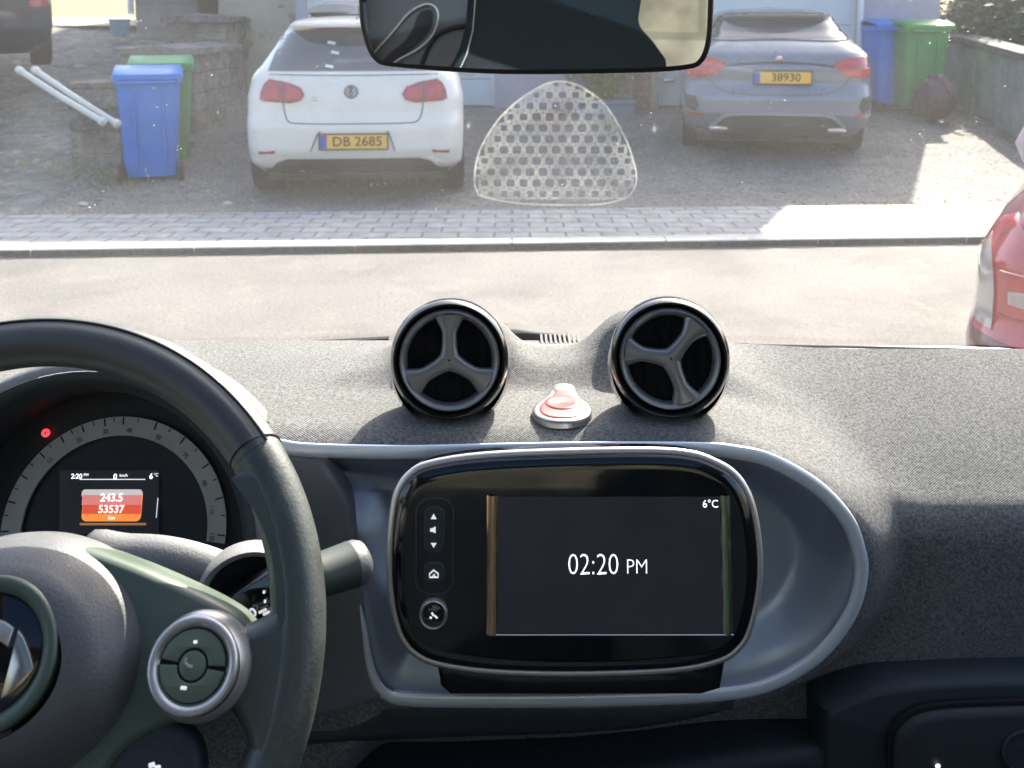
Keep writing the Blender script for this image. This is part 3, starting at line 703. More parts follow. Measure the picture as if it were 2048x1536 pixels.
# ------------------------------------------------------------------ cars seen from behind
class Car:
    """body built from stacked horizontal slices; rows: z, half width, rear y, front y"""
    def __init__(s, name, label, rows, paint, group=None, RC=.24, bow=.05):
        s.t = thing(name, label, 'car', (0, 0, 0), 0, group); s.rows = rows; s.RC = RC; s.bow = bow; s.paint = paint
        s.Z = [r_[0] for r_ in rows]
    def par(s, z): return [float(np.interp(z, s.Z, [r_[k] for r_ in s.rows])) for k in (1, 2, 3)]
    def yr(s, x, z):
        w, r, f = s.par(z); RC = min(s.RC, w * .6); ax = min(abs(x), w)
        y = r + s.bow * (ax / w) ** 2 * w * 1.2
        if ax > w - RC: q = (ax - (w - RC)) / RC; y += RC * (1 - math.sqrt(max(0, 1 - q * q)))
        return y
    def ring(s, z):
        w, r, f = s.par(z); pts = []
        RC = min(s.RC, w * .6)
        xs = list(np.linspace(0, w - RC, 8))[:-1] + [w - RC + RC * math.sin(a) for a in np.linspace(0, math.pi / 2, 9)]
        right = [(x, s.yr(x, z)) for x in xs]
        ys = right[-1][1]; RF = min(.45, w * .6)
        side = [(w - .012 * math.sin(3.14 * q) * 0, ys + (f - RF - ys) * q) for q in np.linspace(.1, 1, 8)]
        front = [(w - RF + RF * math.cos(a), f - RF + RF * math.sin(a)) for a in np.linspace(.15, math.pi / 2, 7)]
        half = right + side + front
        left = [(-x, y) for x, y in half[1:]][::-1]
        return [(x, y, z) for x, y in half + [(0, f)] + left]
    def body(s):
        zs = []
        for a, b in zip(s.Z, s.Z[1:]):
            n = max(1, int((b - a) / .03)); zs += list(np.linspace(a, b, n, endpoint=False))
        zs.append(s.Z[-1]); g = MB(); rows = [s.ring(z) for z in zs]; rows = [r_ + [r_[0]] for r_ in rows]; g.grid(rows)
        n = len(rows[0]) - 1; c = (0, (rows[-1][0][1] + rows[-1][n // 2][1]) / 2, s.Z[-1] + .012)
        g.add([*rows[-1][:-1], c], [(k, (k + 1) % n, n) for k in range(n)])
        g.add(rows[0][:-1], [tuple(range(n))])
        s.b = g.build('body', s.paint, s.t, angle=55); return s.b
    def patch(s, poly, off, nm, mk, parent=None, nx=14, nz=12, thick=.012):
        """panel that follows the rear surface; poly in local (x,z), outline rows must be single spans"""
        zmin = min(p[1] for p in poly); zmax = max(p[1] for p in poly); g = MB(); fr = []; bk = []
        for i in range(nz + 1):
            z = zmin + (zmax - zmin) * (i / nz * .998 + .001); xs = []
            for a, b in zip(poly, poly[1:] + poly[:1]):
                if (a[1] > z) != (b[1] > z): xs.append(a[0] + (b[0] - a[0]) * (z - a[1]) / (b[1] - a[1]))
            if len(xs) < 2: continue
            x0, x1 = min(xs), max(xs)
            row = [x0 + (x1 - x0) * k / nx for k in range(nx + 1)]
            fr.append([(x, s.yr(x, z) - off, z) for x in row]); bk.append([(x, s.yr(x, z) + thick, z) for x in row])
        g.grid(fr); m = len(fr); n = nx + 1; B = len(g.v)
        g.v += [p for r_ in bk for p in r_]
        for i in range(m - 1): g.f += [(i * n, (i + 1) * n, B + (i + 1) * n, B + i * n), (i * n + nx, B + i * n + nx, B + (i + 1) * n + nx, (i + 1) * n + nx)]
        for k in range(nx): g.f += [(k, B + k, B + k + 1, k + 1), ((m - 1) * n + k, (m - 1) * n + k + 1, B + (m - 1) * n + k + 1, B + (m - 1) * n + k)]
        return g.build(nm, M[mk], parent or s.t, angle=50)
    def line(s, pts, r, nm, mk, parent=None, off=.001):
        p = crom([(a, b) for a, b in pts], 5, closed=False); g = MB(); g.tube([(x, s.yr(x, z) - off, z) for x, z in p], r, 6)
        return g.build(nm, M[mk], parent or s.t)
    def wheels(s, track, ya, yb, r, wd=.21):
        for y in (ya, yb):
            for sx in (-1, 1):
                g = MB(); x = sx * track
                g.lathe([(r * .62, -wd / 2), (r * .93, -wd / 2), (r, -wd / 2 + .03), (r, wd / 2 - .03), (r * .93, wd / 2), (r * .62, wd / 2)], (x, y, r), (1, 0, 0), 32)
                wo = g.build('wheel', M['rubber'], s.t)
                g = MB(); g.lathe([(.001, -wd / 2 + .02), (.05, -wd / 2 + .015), (r * .58, -wd / 2 + .05), (r * .64, -wd / 2 + .005), (r * .64, wd / 2 - .005), (r * .58, wd / 2 - .05), (.05, wd / 2 - .015), (.001, wd / 2 - .02)], (x, y, r), (1, 0, 0), 24); g.build('rim', M['alloy'], wo)
    def plate(s, cx, z, y, txt, wdt=.53, h=.115, split=.055):
        g = MB(); g.add(*(lambda q: (q.v, q.f))(MB().box((cx - wdt / 2, y - .012, z - h / 2), (cx + wdt / 2, y + .01, z + h / 2))))
        p = g.build('number_plate', M['platecol'], s.t, bevel=.006)
        g = MB(); g.box((cx - wdt / 2 + .004, y - .0145, z - h / 2 + .005), (cx - wdt / 2 + split, y - .0125, z + h / 2 - .005)); g.build('country_band', M['plateblue'], p)
        g = MB()
        a, b, c, d = cx - wdt / 2 - .008, cx + wdt / 2 + .008, z - h / 2 - .008, z + h / 2 + .008
        for q in (((a, c), (b, c + .008)), ((a, d - .008), (b, d)), ((a, c + .008), (a + .008, d - .008)), ((b - .008, c + .008), (b, d - .008))): g.box((q[0][0], y - .017, q[0][1]), (q[1][0], y + .005, q[1][1]))
        g.build('plate_frame', M['blackplastic'], p)
        text_mesh('plate_lettering', txt, .105, M['platetext'], p, lambda X, Y: Vector((cx + .03 + X, y - .0155, z + Y)), sx=1.05, bold=.0012)
        return p

def golf():
    D = 7.73; cx = P(707, 283, D).x; gz = ground_z(cx, 8.3)
    rows = [(.20, .78, .20, 4.0), (.30, .86, .06, 4.12), (.42, .872, .0, 4.16), (.60, .876, -.005, 4.17), (.66, .876, .01, 4.17), (.70, .876, .035, 4.16), (.84, .875, .05, 4.05), (.98, .845, .085, 3.6), (1.04, .815, .12, 3.2), (1.08, .78, .17, 3.1), (1.20, .71, .30, 2.85), (1.32, .645, .42, 2.55), (1.385, .60, .47, 2.3), (1.40, .585, .40, 2.25), (1.43, .555, .42, 2.1), (1.46, .49, .55, 1.95), (1.482, .36, .85, 1.7), (1.49, .15, 1.1, 1.4)]
    c = Car('hatchback_car', 'white hatchback with amber plate DB 2685 parked nose in on the drive', rows, M['paintwhite'], 'cars parked in front of the houses')
    c.body()
    loc = lambda u, v, d=D: (P(u, v, d).x - cx, P(u, v, d).z - gz)
    # rear window
    gp = [loc(541, 141, 7.92), loc(553, 100, 8.0), loc(570, 64, 8.15), loc(600, 56, 8.17), loc(700, 53, 8.17)]
    gp = gp + [(-x, z) for x, z in gp[::-1]]
    zb = gp[0][1]; gp = [(x, max(z, zb)) for x, z in gp]
    rw = c.patch(gp, .006, 'rear_window', 'carglass', nx=20)
    for (u, v) in ((668, 85), (677, 104), (669, 130)):
        x, z = loc(u, v, 8.05); c.patch([(x - .035, z - .010), (x + .03, z - .018), (x + .035, z + .006), (x - .03, z + .014)], .012, 'sticker', 'whitepaint', rw, 4, 3, .0)
    # spoiler lip and third light
    g = MB(); zz = 1.405
    g.grid([[(x, c.yr(x, 1.40) - .07 + .05 * (x / .55) ** 2, zz - .012) for x in np.linspace(-.55, .55, 16)], [(x, c.yr(x, 1.40) - .075 + .05 * (x / .55) ** 2, zz + .006) for x in np.linspace(-.55, .55, 16)], [(x, c.yr(x, 1.44) + .05, 1.447) for x in np.linspace(-.54, .54, 16)]])
    g.build('spoiler', M['paintwhite'], c.t)
    # lights
    for s in (-1, 1):
        pl = [loc(517, 202), loc(518, 185), loc(525, 168), loc(536, 159), loc(575, 166), loc(600, 176), loc(608, 190), loc(602, 202), loc(580, 207), loc(545, 206)]
        if s > 0: pl = [(-x, z) for x, z in pl][::-1]
        l = c.patch(pl, .012, 'tail_light', 'redlens', nz=14)
        x0 = (loc(566, 180)[0]) * -s; a, b = sorted((x0, loc(600, 180)[0] * -s))
        c.patch([(a + .005, loc(0, 199)[1]), (b, loc(0, 197)[1]), (b, loc(0, 181)[1]), (a + .005, loc(0, 173)[1])], .018, 'lens', 'redlens2', l, 8, 6)
        px = [loc(528, 196)[0] * -s, loc(556, 196)[0] * -s]; a, b = sorted(px)
        c.patch([(a, loc(0, 197)[1]), (b, loc(0, 199)[1]), (b, loc(0, 172)[1]), (a, loc(0, 174)[1])], .018, 'lens', 'redlens2', l, 8, 6)
        c.line([(loc(562, 163)[0] * -s, loc(0, 163)[1]), (loc(566, 208)[0] * -s, loc(0, 208)[1])], .006, 'divider', 'seam', l, .014)
        rf = [loc(514, 303), loc(552, 301), loc(548, 309), loc(518, 310)]
        if s > 0: rf = [(-x, z) for x, z in rf][::-1]
        c.patch(rf, .008, 'reflector', 'redlens', nx=6, nz=3)
        # corner of diffuser/exhaust
        g = MB(); g.lathe([(.026, 0), (.033, 0), (.033, .12), (.026, .12)], (-.42 + (.07 if s > 0 else 0), .14, .27), (0, 1, 0), 16); g.build('exhaust_tip', M['chrome'], c.t)
        g = MB(); g.lathe([(.001, -.14), (.08, -.12), (.105, -.03), (.1, .05), (.001, .09)], (s * .98, 2.35, .98), (s, 0, 0), 18, ell=.75); mo = g.build('wing_mirror', M['paintwhite'], c.t)
    # tailgate shut line
    tl = [loc(566, 208), loc(569, 225), loc(577, 242), loc(600, 247), loc(707, 248)]
    tl = tl + [(-x, z) for x, z in tl[:-1][::-1]]
    c.line(tl, .0055, 'tailgate_seam', 'seam', off=0)
    c.line([loc(545, 148, 7.9), (loc(707, 150, 7.9))] + [(-loc(545, 148, 7.9)[0], loc(545, 148, 7.9)[1])], .004, 'window_seal', 'blackplastic')
    # badge (round, dark, with pale bars)
    bx, bz = loc(701, 185); yb = c.yr(bx, bz)
    g = MB(); g.lathe([(.056, -.004), (.054, -.014), (.046, -.016), (.001, -.012)][::-1], (bx, yb, bz), (0, 1, 0), 28)
    bo = g.build('round_badge', M['seam'], c.t)
    g = MB()
    for pts in (((-.03, .034), (-.012, -.004), (0, .018), (.012, -.004), (.03, .034)), ((-.04, .012), (-.02, -.035), (0, 0), (.02, -.035), (.04, .012))): g.tube([(bx + a, yb - .017, bz + b) for a, b in pts], .0035, 5)
    g.build('badge_bars', M['chrome'], bo)
    bx, bz = loc(627, 198); g = MB(); g.lathe([(.001, -.01), (.02, -.008), (.022, 0)], (bx, c.yr(bx, bz), bz), (0, 1, 0), 12); g.build('small_badge', M['chrome'], c.t)
    # plate recess edges and plate
    x0, z0 = loc(640, 268); x1, z1 = loc(775, 298)
    c.line([loc(622, 303), loc(636, 268), loc(642, 264)], .006, 'recess_edge', 'seam')
    c.line([loc(789, 303), loc(778, 268), loc(772, 264)], .006, 'recess_edge', 'seam')
    c.plate((x0 + x1) / 2, (z0 + z1) / 2, c.yr(0, .45) - .012, 'DB 2685')
    # dark lower apron
    ap = [(-.79, .21), (.79, .21), (.80, .235), (.66, .27), (.61, .325), (.52, .352), (-.52, .352), (-.61, .325), (-.66, .27), (-.80, .235)]
    c.patch(ap, .014, 'rear_apron', 'blackplastic', nx=24, nz=8)
    # dark underside
    g = MB(); g.box((-.74, .35, .14), (.74, 3.8, .24)); g.build('underbody', M['blackplastic'], c.t)
    c.wheels(.765, .70, 3.36, .325, .235)
    c.line([(-.0, 1.455), (-.02, 1.475)], .006, 'aerial_foot', 'blackplastic'); g = MB(); g.tube([(0, .75, 1.475), (0, .62, 1.57)], [.008, .004], 6); g.build('aerial', M['blackplastic'], c.t)
    c.t.location = (cx, D, gz); c.t.rotation_euler.z = R(4)
golf()

def merc():
    D = 9.3; cx = P(1560, 125, D).x; gz = ground_z(cx, 10.1) - .03
    rows = [(.18, .76, .22, 4.0), (.30, .86, .06, 4.15), (.42, .89, .0, 4.2), (.58, .895, .0, 4.22), (.64, .89, .03, 4.22), (.72, .89, .07, 4.2), (.86, .885, .05, 4.1), (.98, .865, .10, 3.7), (1.06, .80, .20, 3.2), (1.12, .74, .30, 3.05), (1.22, .67, .45, 2.8), (1.32, .60, .56, 2.5), (1.36, .57, .52, 2.35), (1.40, .52, .62, 2.1), (1.43, .42, .85, 1.8), (1.44, .2, 1.1, 1.5)]
    c = Car('hatchback_car', 'grey hatchback with amber plate 38930 parked at the right garage door', rows, M['paintgrey'], 'cars parked in front of the houses', bow=.06)
    c.body()
    loc = lambda u, v, d=D: (P(u, v, d).x - cx, P(u, v, d).z - gz)
    gp = [loc(1432, 78, 9.6), loc(1440, 48, 9.75), loc(1452, 30, 9.85), loc(1490, 26, 9.87), loc(1650, 26, 9.87), loc(1668, 32, 9.85), loc(1688, 60, 9.75), loc(1700, 80, 9.6), loc(1640, 80, 9.6), loc(1500, 80, 9.6)]
    cxm = (gp[0][0] + gp[7][0]) / 2; gp = [(x - cxm, z) for x, z in gp]; gp = gp[:8]
    rw = c.patch(gp, .006, 'rear_window', 'carglass', nx=20)
    c.line([(x, z - .004) for x, z in [gp[4], gp[3], gp[2], gp[1], gp[0], ((gp[0][0] + gp[7][0]) / 2, gp[0][1]), gp[7], gp[6], gp[5]]], .008, 'window_seal', 'blackplastic', rw, off=.006)
    g = MB(); xs = np.linspace(-.55, .55, 16)
    g.grid([[(x, c.yr(x, 1.35) - .05 + .04 * (x / .55) ** 2, 1.35) for x in xs], [(x, c.yr(x, 1.36) - .05 + .04 * (x / .55) ** 2, 1.37) for x in xs], [(x, c.yr(x, 1.41), 1.405) for x in xs]]); g.build('spoiler', M['paintgrey'], c.t)
    off = loc(1567, 125)[0]
    def sym(pl, s): 
        m = [((x if s < 0 else -x), z) for x, z in pl]; return m if s < 0 else m[::-1]
    for s in (-1, 1):
        pl = [(-.87, .78), (-.885, .86), (-.87, .965), (-.80, .99), (-.64, .965), (-.50, .915), (-.50, .89), (-.60, .80), (-.66, .77), (-.80, .765)]
        l = c.patch(sym(pl, s), .014, 'tail_light', 'redlens2', nz=12)
        c.patch(sym([(-.84, .875), (-.84, .90), (-.60, .90), (-.60, .875)], s), .02, 'lens', 'redlens', l, 8, 3)
        c.patch(sym([(-.84, .40), (-.84, .43), (-.70, .43), (-.70, .40)], s), .01, 'reflector', 'redlens', nx=5, nz=2)
        c.patch(sym([(-.86, .46), (-.88, .62), (-.78, .60), (-.74, .5), (-.78, .44)], s), .006, 'side_vent', 'blackplastic', nx=5, nz=6)
        g = MB(); g.lathe([(.001, -.14), (.08, -.12), (.1, -.03), (.095, .05), (.001, .09)], (s * .98, 2.3, .98), (s, 0, 0), 18, ell=.75); g.build('wing_mirror', M['paintgrey'], c.t)
        g = MB(); g.box((s * .55 - .09, .08, .25), (s * .55 + .09, .25, .31)); g.build('exhaust_tip', M['chrome'], c.t, bevel=.02)
    c.line([(-.5, .88), (-.3, .905), (0, .915), (.3, .905), (.5, .88)], .012, 'tailgate_ridge', 'blackplastic')
    c.line([(-.66, .78), (-.6, .70), (-.5, .64), (-.3, .615), (0, .61), (.3, .615), (.5, .64), (.6, .70), (.66, .78)], .007, 'tailgate_seam', 'seam', off=0)
    c.plate(off, .775, c.yr(0, .77) - .014, '38930')
    c.line([(-.62, .30), (-.5, .40), (-.36, .425), (0, .43), (.36, .425), (.5, .40), (.62, .30)], .018, 'bumper_trim', 'bumpergrey', off=.01)
    c.patch([(-.62, .19), (.62, .19), (.60, .29), (.48, .385), (.3, .41), (-.3, .41), (-.48, .385), (-.60, .29)], .012, 'rear_apron', 'blackplastic', nx=20, nz=8)
    g = MB(); g.lathe([(.001, -.008), (.030, -.006), (.034, 0)], (0, c.yr(0, .945) - .002, .945), (0, 1, 0), 24); g.build('round_badge', M['chrome'], c.t)
    g = MB(); g.box((-.74, .35, .13), (.74, 3.8, .22)); g.build('underbody', M['blackplastic'], c.t)
    c.wheels(.775, .8, 3.45, .315)
    c.t.location = (cx, D, gz); c.t.rotation_euler.z = R(-9)
merc()

def dark_car():
    rows = [(.22, .78, .20, 3.9), (.34, .87, .04, 4.1), (.5, .89, 0, 4.15), (.7, .89, .02, 4.15), (.9, .87, .05, 4), (1.02, .83, .12, 3.3), (1.3, .72, .3, 2.8), (1.5, .6, .45, 2.3), (1.56, .4, .8, 1.9), (1.57, .2, 1.1, 1.5)]
    c = Car('hatchback_car', 'dark blue car on the lane cropped by the top left corner', rows, M['paintdark'], 'cars parked in front of the houses'); c.body()
    c.patch([(-.68, 1.08), (.68, 1.08), (.58, 1.42), (-.58, 1.42)], .006, 'rear_window', 'carglass')
    for s in (-1, 1):
        a, b = sorted((s * .68, s * .86)); c.patch([(a, .72), (b, .72), (b, .95), (a, .95)], .01, 'tail_light', 'redlens')
    c.patch([(-.7, .25), (.7, .25), (.7, .42), (-.7, .42)], .01, 'rear_apron', 'blackplastic', nx=16)
    c.plate(0, .62, c.yr(0, .62) - .014, '')
    c.wheels(.78, .8, 3.4, .33)
    D = 10.0; ex = P(104, 60, D + .3).x; z = ground_z(-6, 10.6)
    yaw = R(27); off = Matrix.Rotation(yaw, 3, 'Z') @ Vector((.885, .3, 0))
    c.t.location = (ex - off.x, D + .3 - off.y, P(60, 128, D + .6).z - .12); c.t.rotation_euler = (R(8), 0, yaw)
dark_car()

def far_car():
    """second car ahead of the white one, only its roof and windscreen top in view"""
    rows = [(.22, .76, .2, 3.5), (.4, .84, 0, 3.7), (.8, .83, .02, 3.6), (1.0, .8, .1, 3.1), (1.3, .68, .3, 2.5), (1.5, .58, .42, 2.0), (1.58, .4, .7, 1.6), (1.6, .2, .9, 1.3)]
    c = Car('hatchback_car', 'dark car roof just showing above the white hatchback', rows, M['paintdark'], 'cars parked in front of the houses'); c.body()
    c.patch([(-.66, 1.05), (.66, 1.05), (.56, 1.44), (-.56, 1.44)], .006, 'rear_window', 'carglass')
    c.wheels(.72, .7, 2.9, .3)
    c.t.location = (P(672, 10, 12).x, 12.75, .38); c.t.scale = (1, 1, 1)
# (its place inside the garage mouth would clip the door, so a made-up grey shell stands in for its roof)
def far_roof_standin():
    t = thing('far_roof_standin', 'grey shell standing in for the roof of a car ahead of the white hatchback', 'car roof', (P(672, 15, 9).x, 8.9, 1.5)); t['_off'] = 1
    g = MB(); rows = []
    A = P(618, 22, 9.0); B = P(735, 22, 9.0); z0 = A.z - .03
    for yy, h, s in ((8.75, .02, .86), (8.8, .09, .94), (9.1, .13, 1), (9.8, .14, 1), (10.3, .10, .9), (10.45, .03, .7)):
        cx = (A.x + B.x) / 2; hw = (B.x - A.x) / 2 * s
        rows.append([(cx + hw * math.cos(a), yy, z0 + .0 + h * max(0, math.sin(a)) ** .7) for a in np.linspace(0, math.pi, 13)])
    g.grid(rows); g.build('shell', M['greyrender'], t)
    for yy in (9.0, 9.9):
        g = MB(); g.tube([(A.x + .02, yy, z0 - .01), (B.x - .02, yy, z0 - .01)], .014, 8); g.build('shell_bar', M['blackplastic'], t)
far_roof_standin()

def red_car():
    k = .88
    rows = [(.20, .74, .22, 3.8), (.30, .84, .04, 3.95), (.42, .87, -.04, 4.0), (.56, .875, -.05, 4.0), (.60, .87, -.02, 4.0), (.64, .865, .02, 3.95), (.80, .855, .02, 3.7), (.92, .80, .05, 3.3), (.98, .74, .12, 3.0), (1.08, .675, .24, 2.7), (1.18, .62, .34, 2.4), (1.22, .60, .30, 2.3), (1.27, .55, .40, 2.1), (1.31, .38, .75, 1.7), (1.32, .2, 1, 1.4)]
    c = Car('coupe_car', 'red car with clear and red tail lights cropped by the right edge', rows, M['paintred'], 'cars parked in front of the houses', RC=.3); c.body()
    D = 2.75
    gl = c.patch([(-.725, .975), (-.655, 1.08), (-.575, 1.19), (.575, 1.19), (.655, 1.08), (.725, .975), (.3, .93), (-.3, .93)], .006, 'rear_window', 'carglass', nx=18)
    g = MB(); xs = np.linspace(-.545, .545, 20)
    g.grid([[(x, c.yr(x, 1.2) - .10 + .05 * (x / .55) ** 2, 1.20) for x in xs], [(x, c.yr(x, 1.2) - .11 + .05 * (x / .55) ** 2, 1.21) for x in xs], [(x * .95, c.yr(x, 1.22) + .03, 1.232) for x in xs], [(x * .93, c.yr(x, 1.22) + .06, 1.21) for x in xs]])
    g.build('spoiler', M['redglare'], c.t)  # pale colour paints the sun glare on red bodywork
    for s in (-1, 1):
        f = lambda pl: [((x if s < 0 else -x), z) for x, z in pl]
        l = c.patch(f([(-.855, .60), (-.865, .66), (-.86, .80), (-.81, .90), (-.75, .93), (-.70, .86), (-.62, .80), (-.60, .70), (-.62, .60)]), .012, 'tail_light', 'redlens2', nx=16, nz=16)
        c.patch(f([(-.853, .62), (-.858, .68), (-.853, .80), (-.82, .86), (-.80, .80), (-.79, .72), (-.79, .62)]), .022, 'lens', 'clearlens', l, 8, 10)
        c.patch(f([(-.75, .70), (-.75, .735), (-.69, .745), (-.68, .70)]), .022, 'lens', 'clearlens', l, 6, 4)
        for zz in (.66, .78): c.line([(s * .775, zz), (s * .70, zz + .004), (s * .64, zz)], .004, 'divider', 'redlens', l, .014)
        g = MB(); g.lathe([(.001, -.12), (.08, -.1), (.1, -.03), (.09, .05), (.001, .09)], (s * .875, 2.2, .91), (s, 0, 0), 18, ell=.6); g.build('wing_mirror', M['redglare'], c.t)
    c.patch([(-.7, .21), (.7, .21), (.66, .33), (-.66, .33)], .012, 'rear_apron', 'blackplastic', nx=18)
    c.plate(0, .48, c.yr(0, .48) - .014, '')
    c.wheels(.74, .75, 3.2, .3)
    # place so that the left flank at lamp height meets the ray through u=1950
    yaw = R(-33)
    ed = P(1948, 560, D + .12)
    M4 = Matrix.Rotation(yaw, 3, 'Z'); off = M4 @ Vector((-.865, .33, 0))
    c.t.location = (ed.x - off.x, ed.y - off.y, 0); c.t.rotation_euler.z = yaw
red_car()

# street behind the camera car: what mirrors and gloss pick up
def back_wall():
    t = thing('boundary_wall', 'long coursed stone wall behind the camera car, seen in the rear view mirror', 'wall', (0, -5.5, 0)); t['_off'] = 1
    g = MB(); g.box((-25, -6, -.1), (25, -5.6, 2.3)); g.build('stonework', M['courses'], t, smooth=False)
    g = MB(); g.box((-25, -6.05, 2.303), (25, -5.55, 2.4)); g.build('coping', M['capstone'], t, smooth=False)
back_wall()
t = thing('hedge', 'unseen green foliage added behind the camera car for gloss to reflect', 'hedge', (0, -8, 0)); t['_off'] = 1
leaves(3000, (0, -8, 2.8), (14, .9, 1.3), .5, None, 12).build('foliage', M['leafyel'], t, smooth=False, fix=False)  # added out of view so glossy parts reflect something green
#INTERIOR
# ================================================================== INTERIOR OF THE CAMERA CAR
CARI = thing('car', 'interior of a small car with grey woven dashboard, seen from between its front seats', 'car', (.04, .2, .0)); CARI['_off'] = 1
LC = []                                       # collects nothing; parts hang on CARI

# ---- centre pod outline (silver trim), traced and laid at its own depth
PY = .745
trim_px = [(520, 884), (560, 891), (620, 899), (800, 903), (1000, 899), (1200, 896), (1400, 897), (1480, 905), (1546, 922), (1633, 973), (1692, 1037), (1717, 1100), (1721, 1150), (1705, 1215), (1662, 1282), (1604, 1333), (1517, 1374), (1400, 1390), (1200, 1398), (1000, 1400), (830, 1398), (775, 1388), (748, 1355), (736, 1310), (727, 1250), (716, 1200), (700, 1140), (670, 1080), (600, 1030), (535, 1010)]
trim = crom([XZ(u, v, PY) for u, v in trim_px], 5)
podo = inset(trim if area2(trim) > 0 else trim[::-1], -.0125)
# pod mask polygon is extended upwards so the top lip comes forward with it, and left past the wheel
pod_mask = [XZ(-200, 800, PY)] + [XZ(1400, 800, PY), XZ(1480, 880, PY)] + [XZ(u, v, PY) for u, v in ((1560, 905), (1650, 960), (1715, 1030), (1745, 1110), (1745, 1180), (1725, 1240), (1680, 1305), (1615, 1360), (1520, 1402), (1400, 1425), (1200, 1440), (800, 1445), (700, 1500), (640, 1600), (-200, 1600))]
ZT = 1.142
VENTS = [((899, 720), 0), ((1340, 717), R(-38))]
VY = .782
def vcen(i): 
    (u, v), _ = VENTS[i]; return P(u, v, VY)
def dash_pt(x, s):
    """column profile: s 0..1 from windscreen base forward over the lip and down"""
    k = float(sst(.14, .36, x))                # 0 centre/left, 1 right
    Rr = .028 + .17 * k; yl = .80 - .0 * k; yb = 1.06
    zt = ZT - .070 * k; yb = .985 - .026 * k; yl = .80 - .028 * k; Rr = .028 + .014 * k
    a0 = math.radians(27) * k; ye = yl + Rr - Rr * math.sin(a0); zc = zt - Rr * math.cos(a0)
    L1 = yb - ye
    # spend samples evenly by zone
    if s < .42: q = s / .42; return (yb - q * L1, ZT + .003 * math.sin(q * 3.14) - .070 * k * (.85 * q + .15 * q * q), 0)
    if s < .60:
        a = a0 + (s - .42) / .18 * (math.pi / 2 - a0)
        return (yl + Rr - Rr * math.sin(a), zc + Rr * math.cos(a), 1)
    q = (s - .60) / .40
    return (yl + .02 * q * k + .10 * max(0, q - .55) ** 1.2, zc - q * (zc - .62), 2)
CLU = XZ(215, 1010, .74)
def dashboard():
    xs = np.concatenate([np.arange(-.78, -.22, .012), np.arange(-.22, .40, .0035), np.arange(.40, .86, .009)])
    ss = np.concatenate([np.linspace(0, .42, 46), np.linspace(.42, .60, 26)[1:], np.linspace(.60, 1, 120)[1:]])
    base = np.array([[dash_pt(x, s) for x in xs] for s in ss])      # rows s, cols x
    X = np.tile(xs, (len(ss), 1)); Y = base[:, :, 0].copy(); Z = base[:, :, 1].copy(); zone = base[:, :, 2]
    d = sdf(pod_mask, X, Z)
    wgt = sst(.040, -.004, d) * sst(.93, .80, Y)
    ylc = .80 - .028 * sst(.14, .36, X); Y -= (ylc - .7435) * wgt
    # fabric droops a touch over the lip, valley to the right of the pod
    # recess inside the trim
    dt = sdf(trim, X, Z)
    Y += np.where((dt < -.006) & (zone >= 1), .01, 0)
    # collars rising behind the vents
    for i in (0, 1):
        c = vcen(i); dx = (X - c.x)
        ww = np.exp(-(dx / .052) ** 4) * sst(.86, .90, Y) * sst(.985, .92, Y)
        side = np.exp(-(dx / .078) ** 2) * sst(.84, .88, Y) * sst(.985, .91, Y)
        Z += np.where(zone == 0, .030 * ww + .022 * side, 0)
    g = MB(); n = len(xs); g.v = [tuple(p) for p in np.stack([X, Y, Z], -1).reshape(-1, 3)]
    keep = dt < np.where(zone == 2, .0030, -.0012)
    for i in range(len(ss) - 1):
        for k in range(n - 1):
            xx = X[i, k]; zz = Z[i, k]
            if zone[i, k] >= 1 and (xx - CLU[0]) ** 2 + (zz - CLU[1]) ** 2 < .128 ** 2: continue
            if zone[i, k] >= 1 and keep[i, k] and keep[i + 1, k + 1] and keep[i, k + 1] and keep[i + 1, k]: continue
            g.f.append((i * n + k, i * n + k + 1, (i + 1) * n + k + 1, (i + 1) * n + k))
    return g.build('dashboard', M['dashbase'], CARI, angle=80, fix=False)
DASH = dashboard()
# demister slots at the windscreen base
for i in range(9):
    u = 1082 + i * 9; p = P(u, 700, 1.0); g = MB(); g.box((p.x - .0012, .965, ZT + .001), (p.x + .0012, .995, ZT + .0035)); g.build('demister_slot', M['blackplastic'], DASH)

# panel inside the pod: concave metallic bowl
def panel():
    x0 = min(p[0] for p in trim); x1 = max(p[0] for p in trim); z0 = min(p[1] for p in trim); z1 = max(p[1] for p in trim); g = MB(); rows = []
    nz, nx = 70, 90
    for i in range(nz + 1):
        z = z0 + (z1 - z0) * (i / nz * .996 + .002); xs = []
        for a, b in zip(trim, trim[1:] + trim[:1]):
            if (a[1] > z) != (b[1] > z): xs.append(a[0] + (b[0] - a[0]) * (z - a[1]) / (b[1] - a[1]))
        rows.append((z, min(xs), max(xs)))
    Zs = np.array([[r_[0]] * (nx + 1) for r_ in rows]); Xs = np.array([[r_[1] + (r_[2] - r_[1]) * k / nx for k in range(nx + 1)] for r_ in rows])
    d = -sdf(trim, Xs, Zs); f = (Zs - z0) / (z1 - z0)
    Yp = PY + .004 + (.006 + .034 * (1 - (1 - f) ** 2.0)) * sst(0, .045, d)
    g.grid([[(Xs[i, k], Yp[i, k], Zs[i, k]) for k in range(nx + 1)] for i in range(nz + 1)])
    return g.build('centre_panel', M['satin'], CARI, angle=80, fix=False)
panel()
g = MB(); tp = trim[5 * 1:5 * 26]; g.tube([(x, PY - .001, z) for x, z in tp], [.0058 * min(1, (len(tp) - k) / 34 + .12) for k in range(len(tp))], 14, cap=True, flat=.45); g.build('panel_trim', M['silver'], CARI, angle=80)
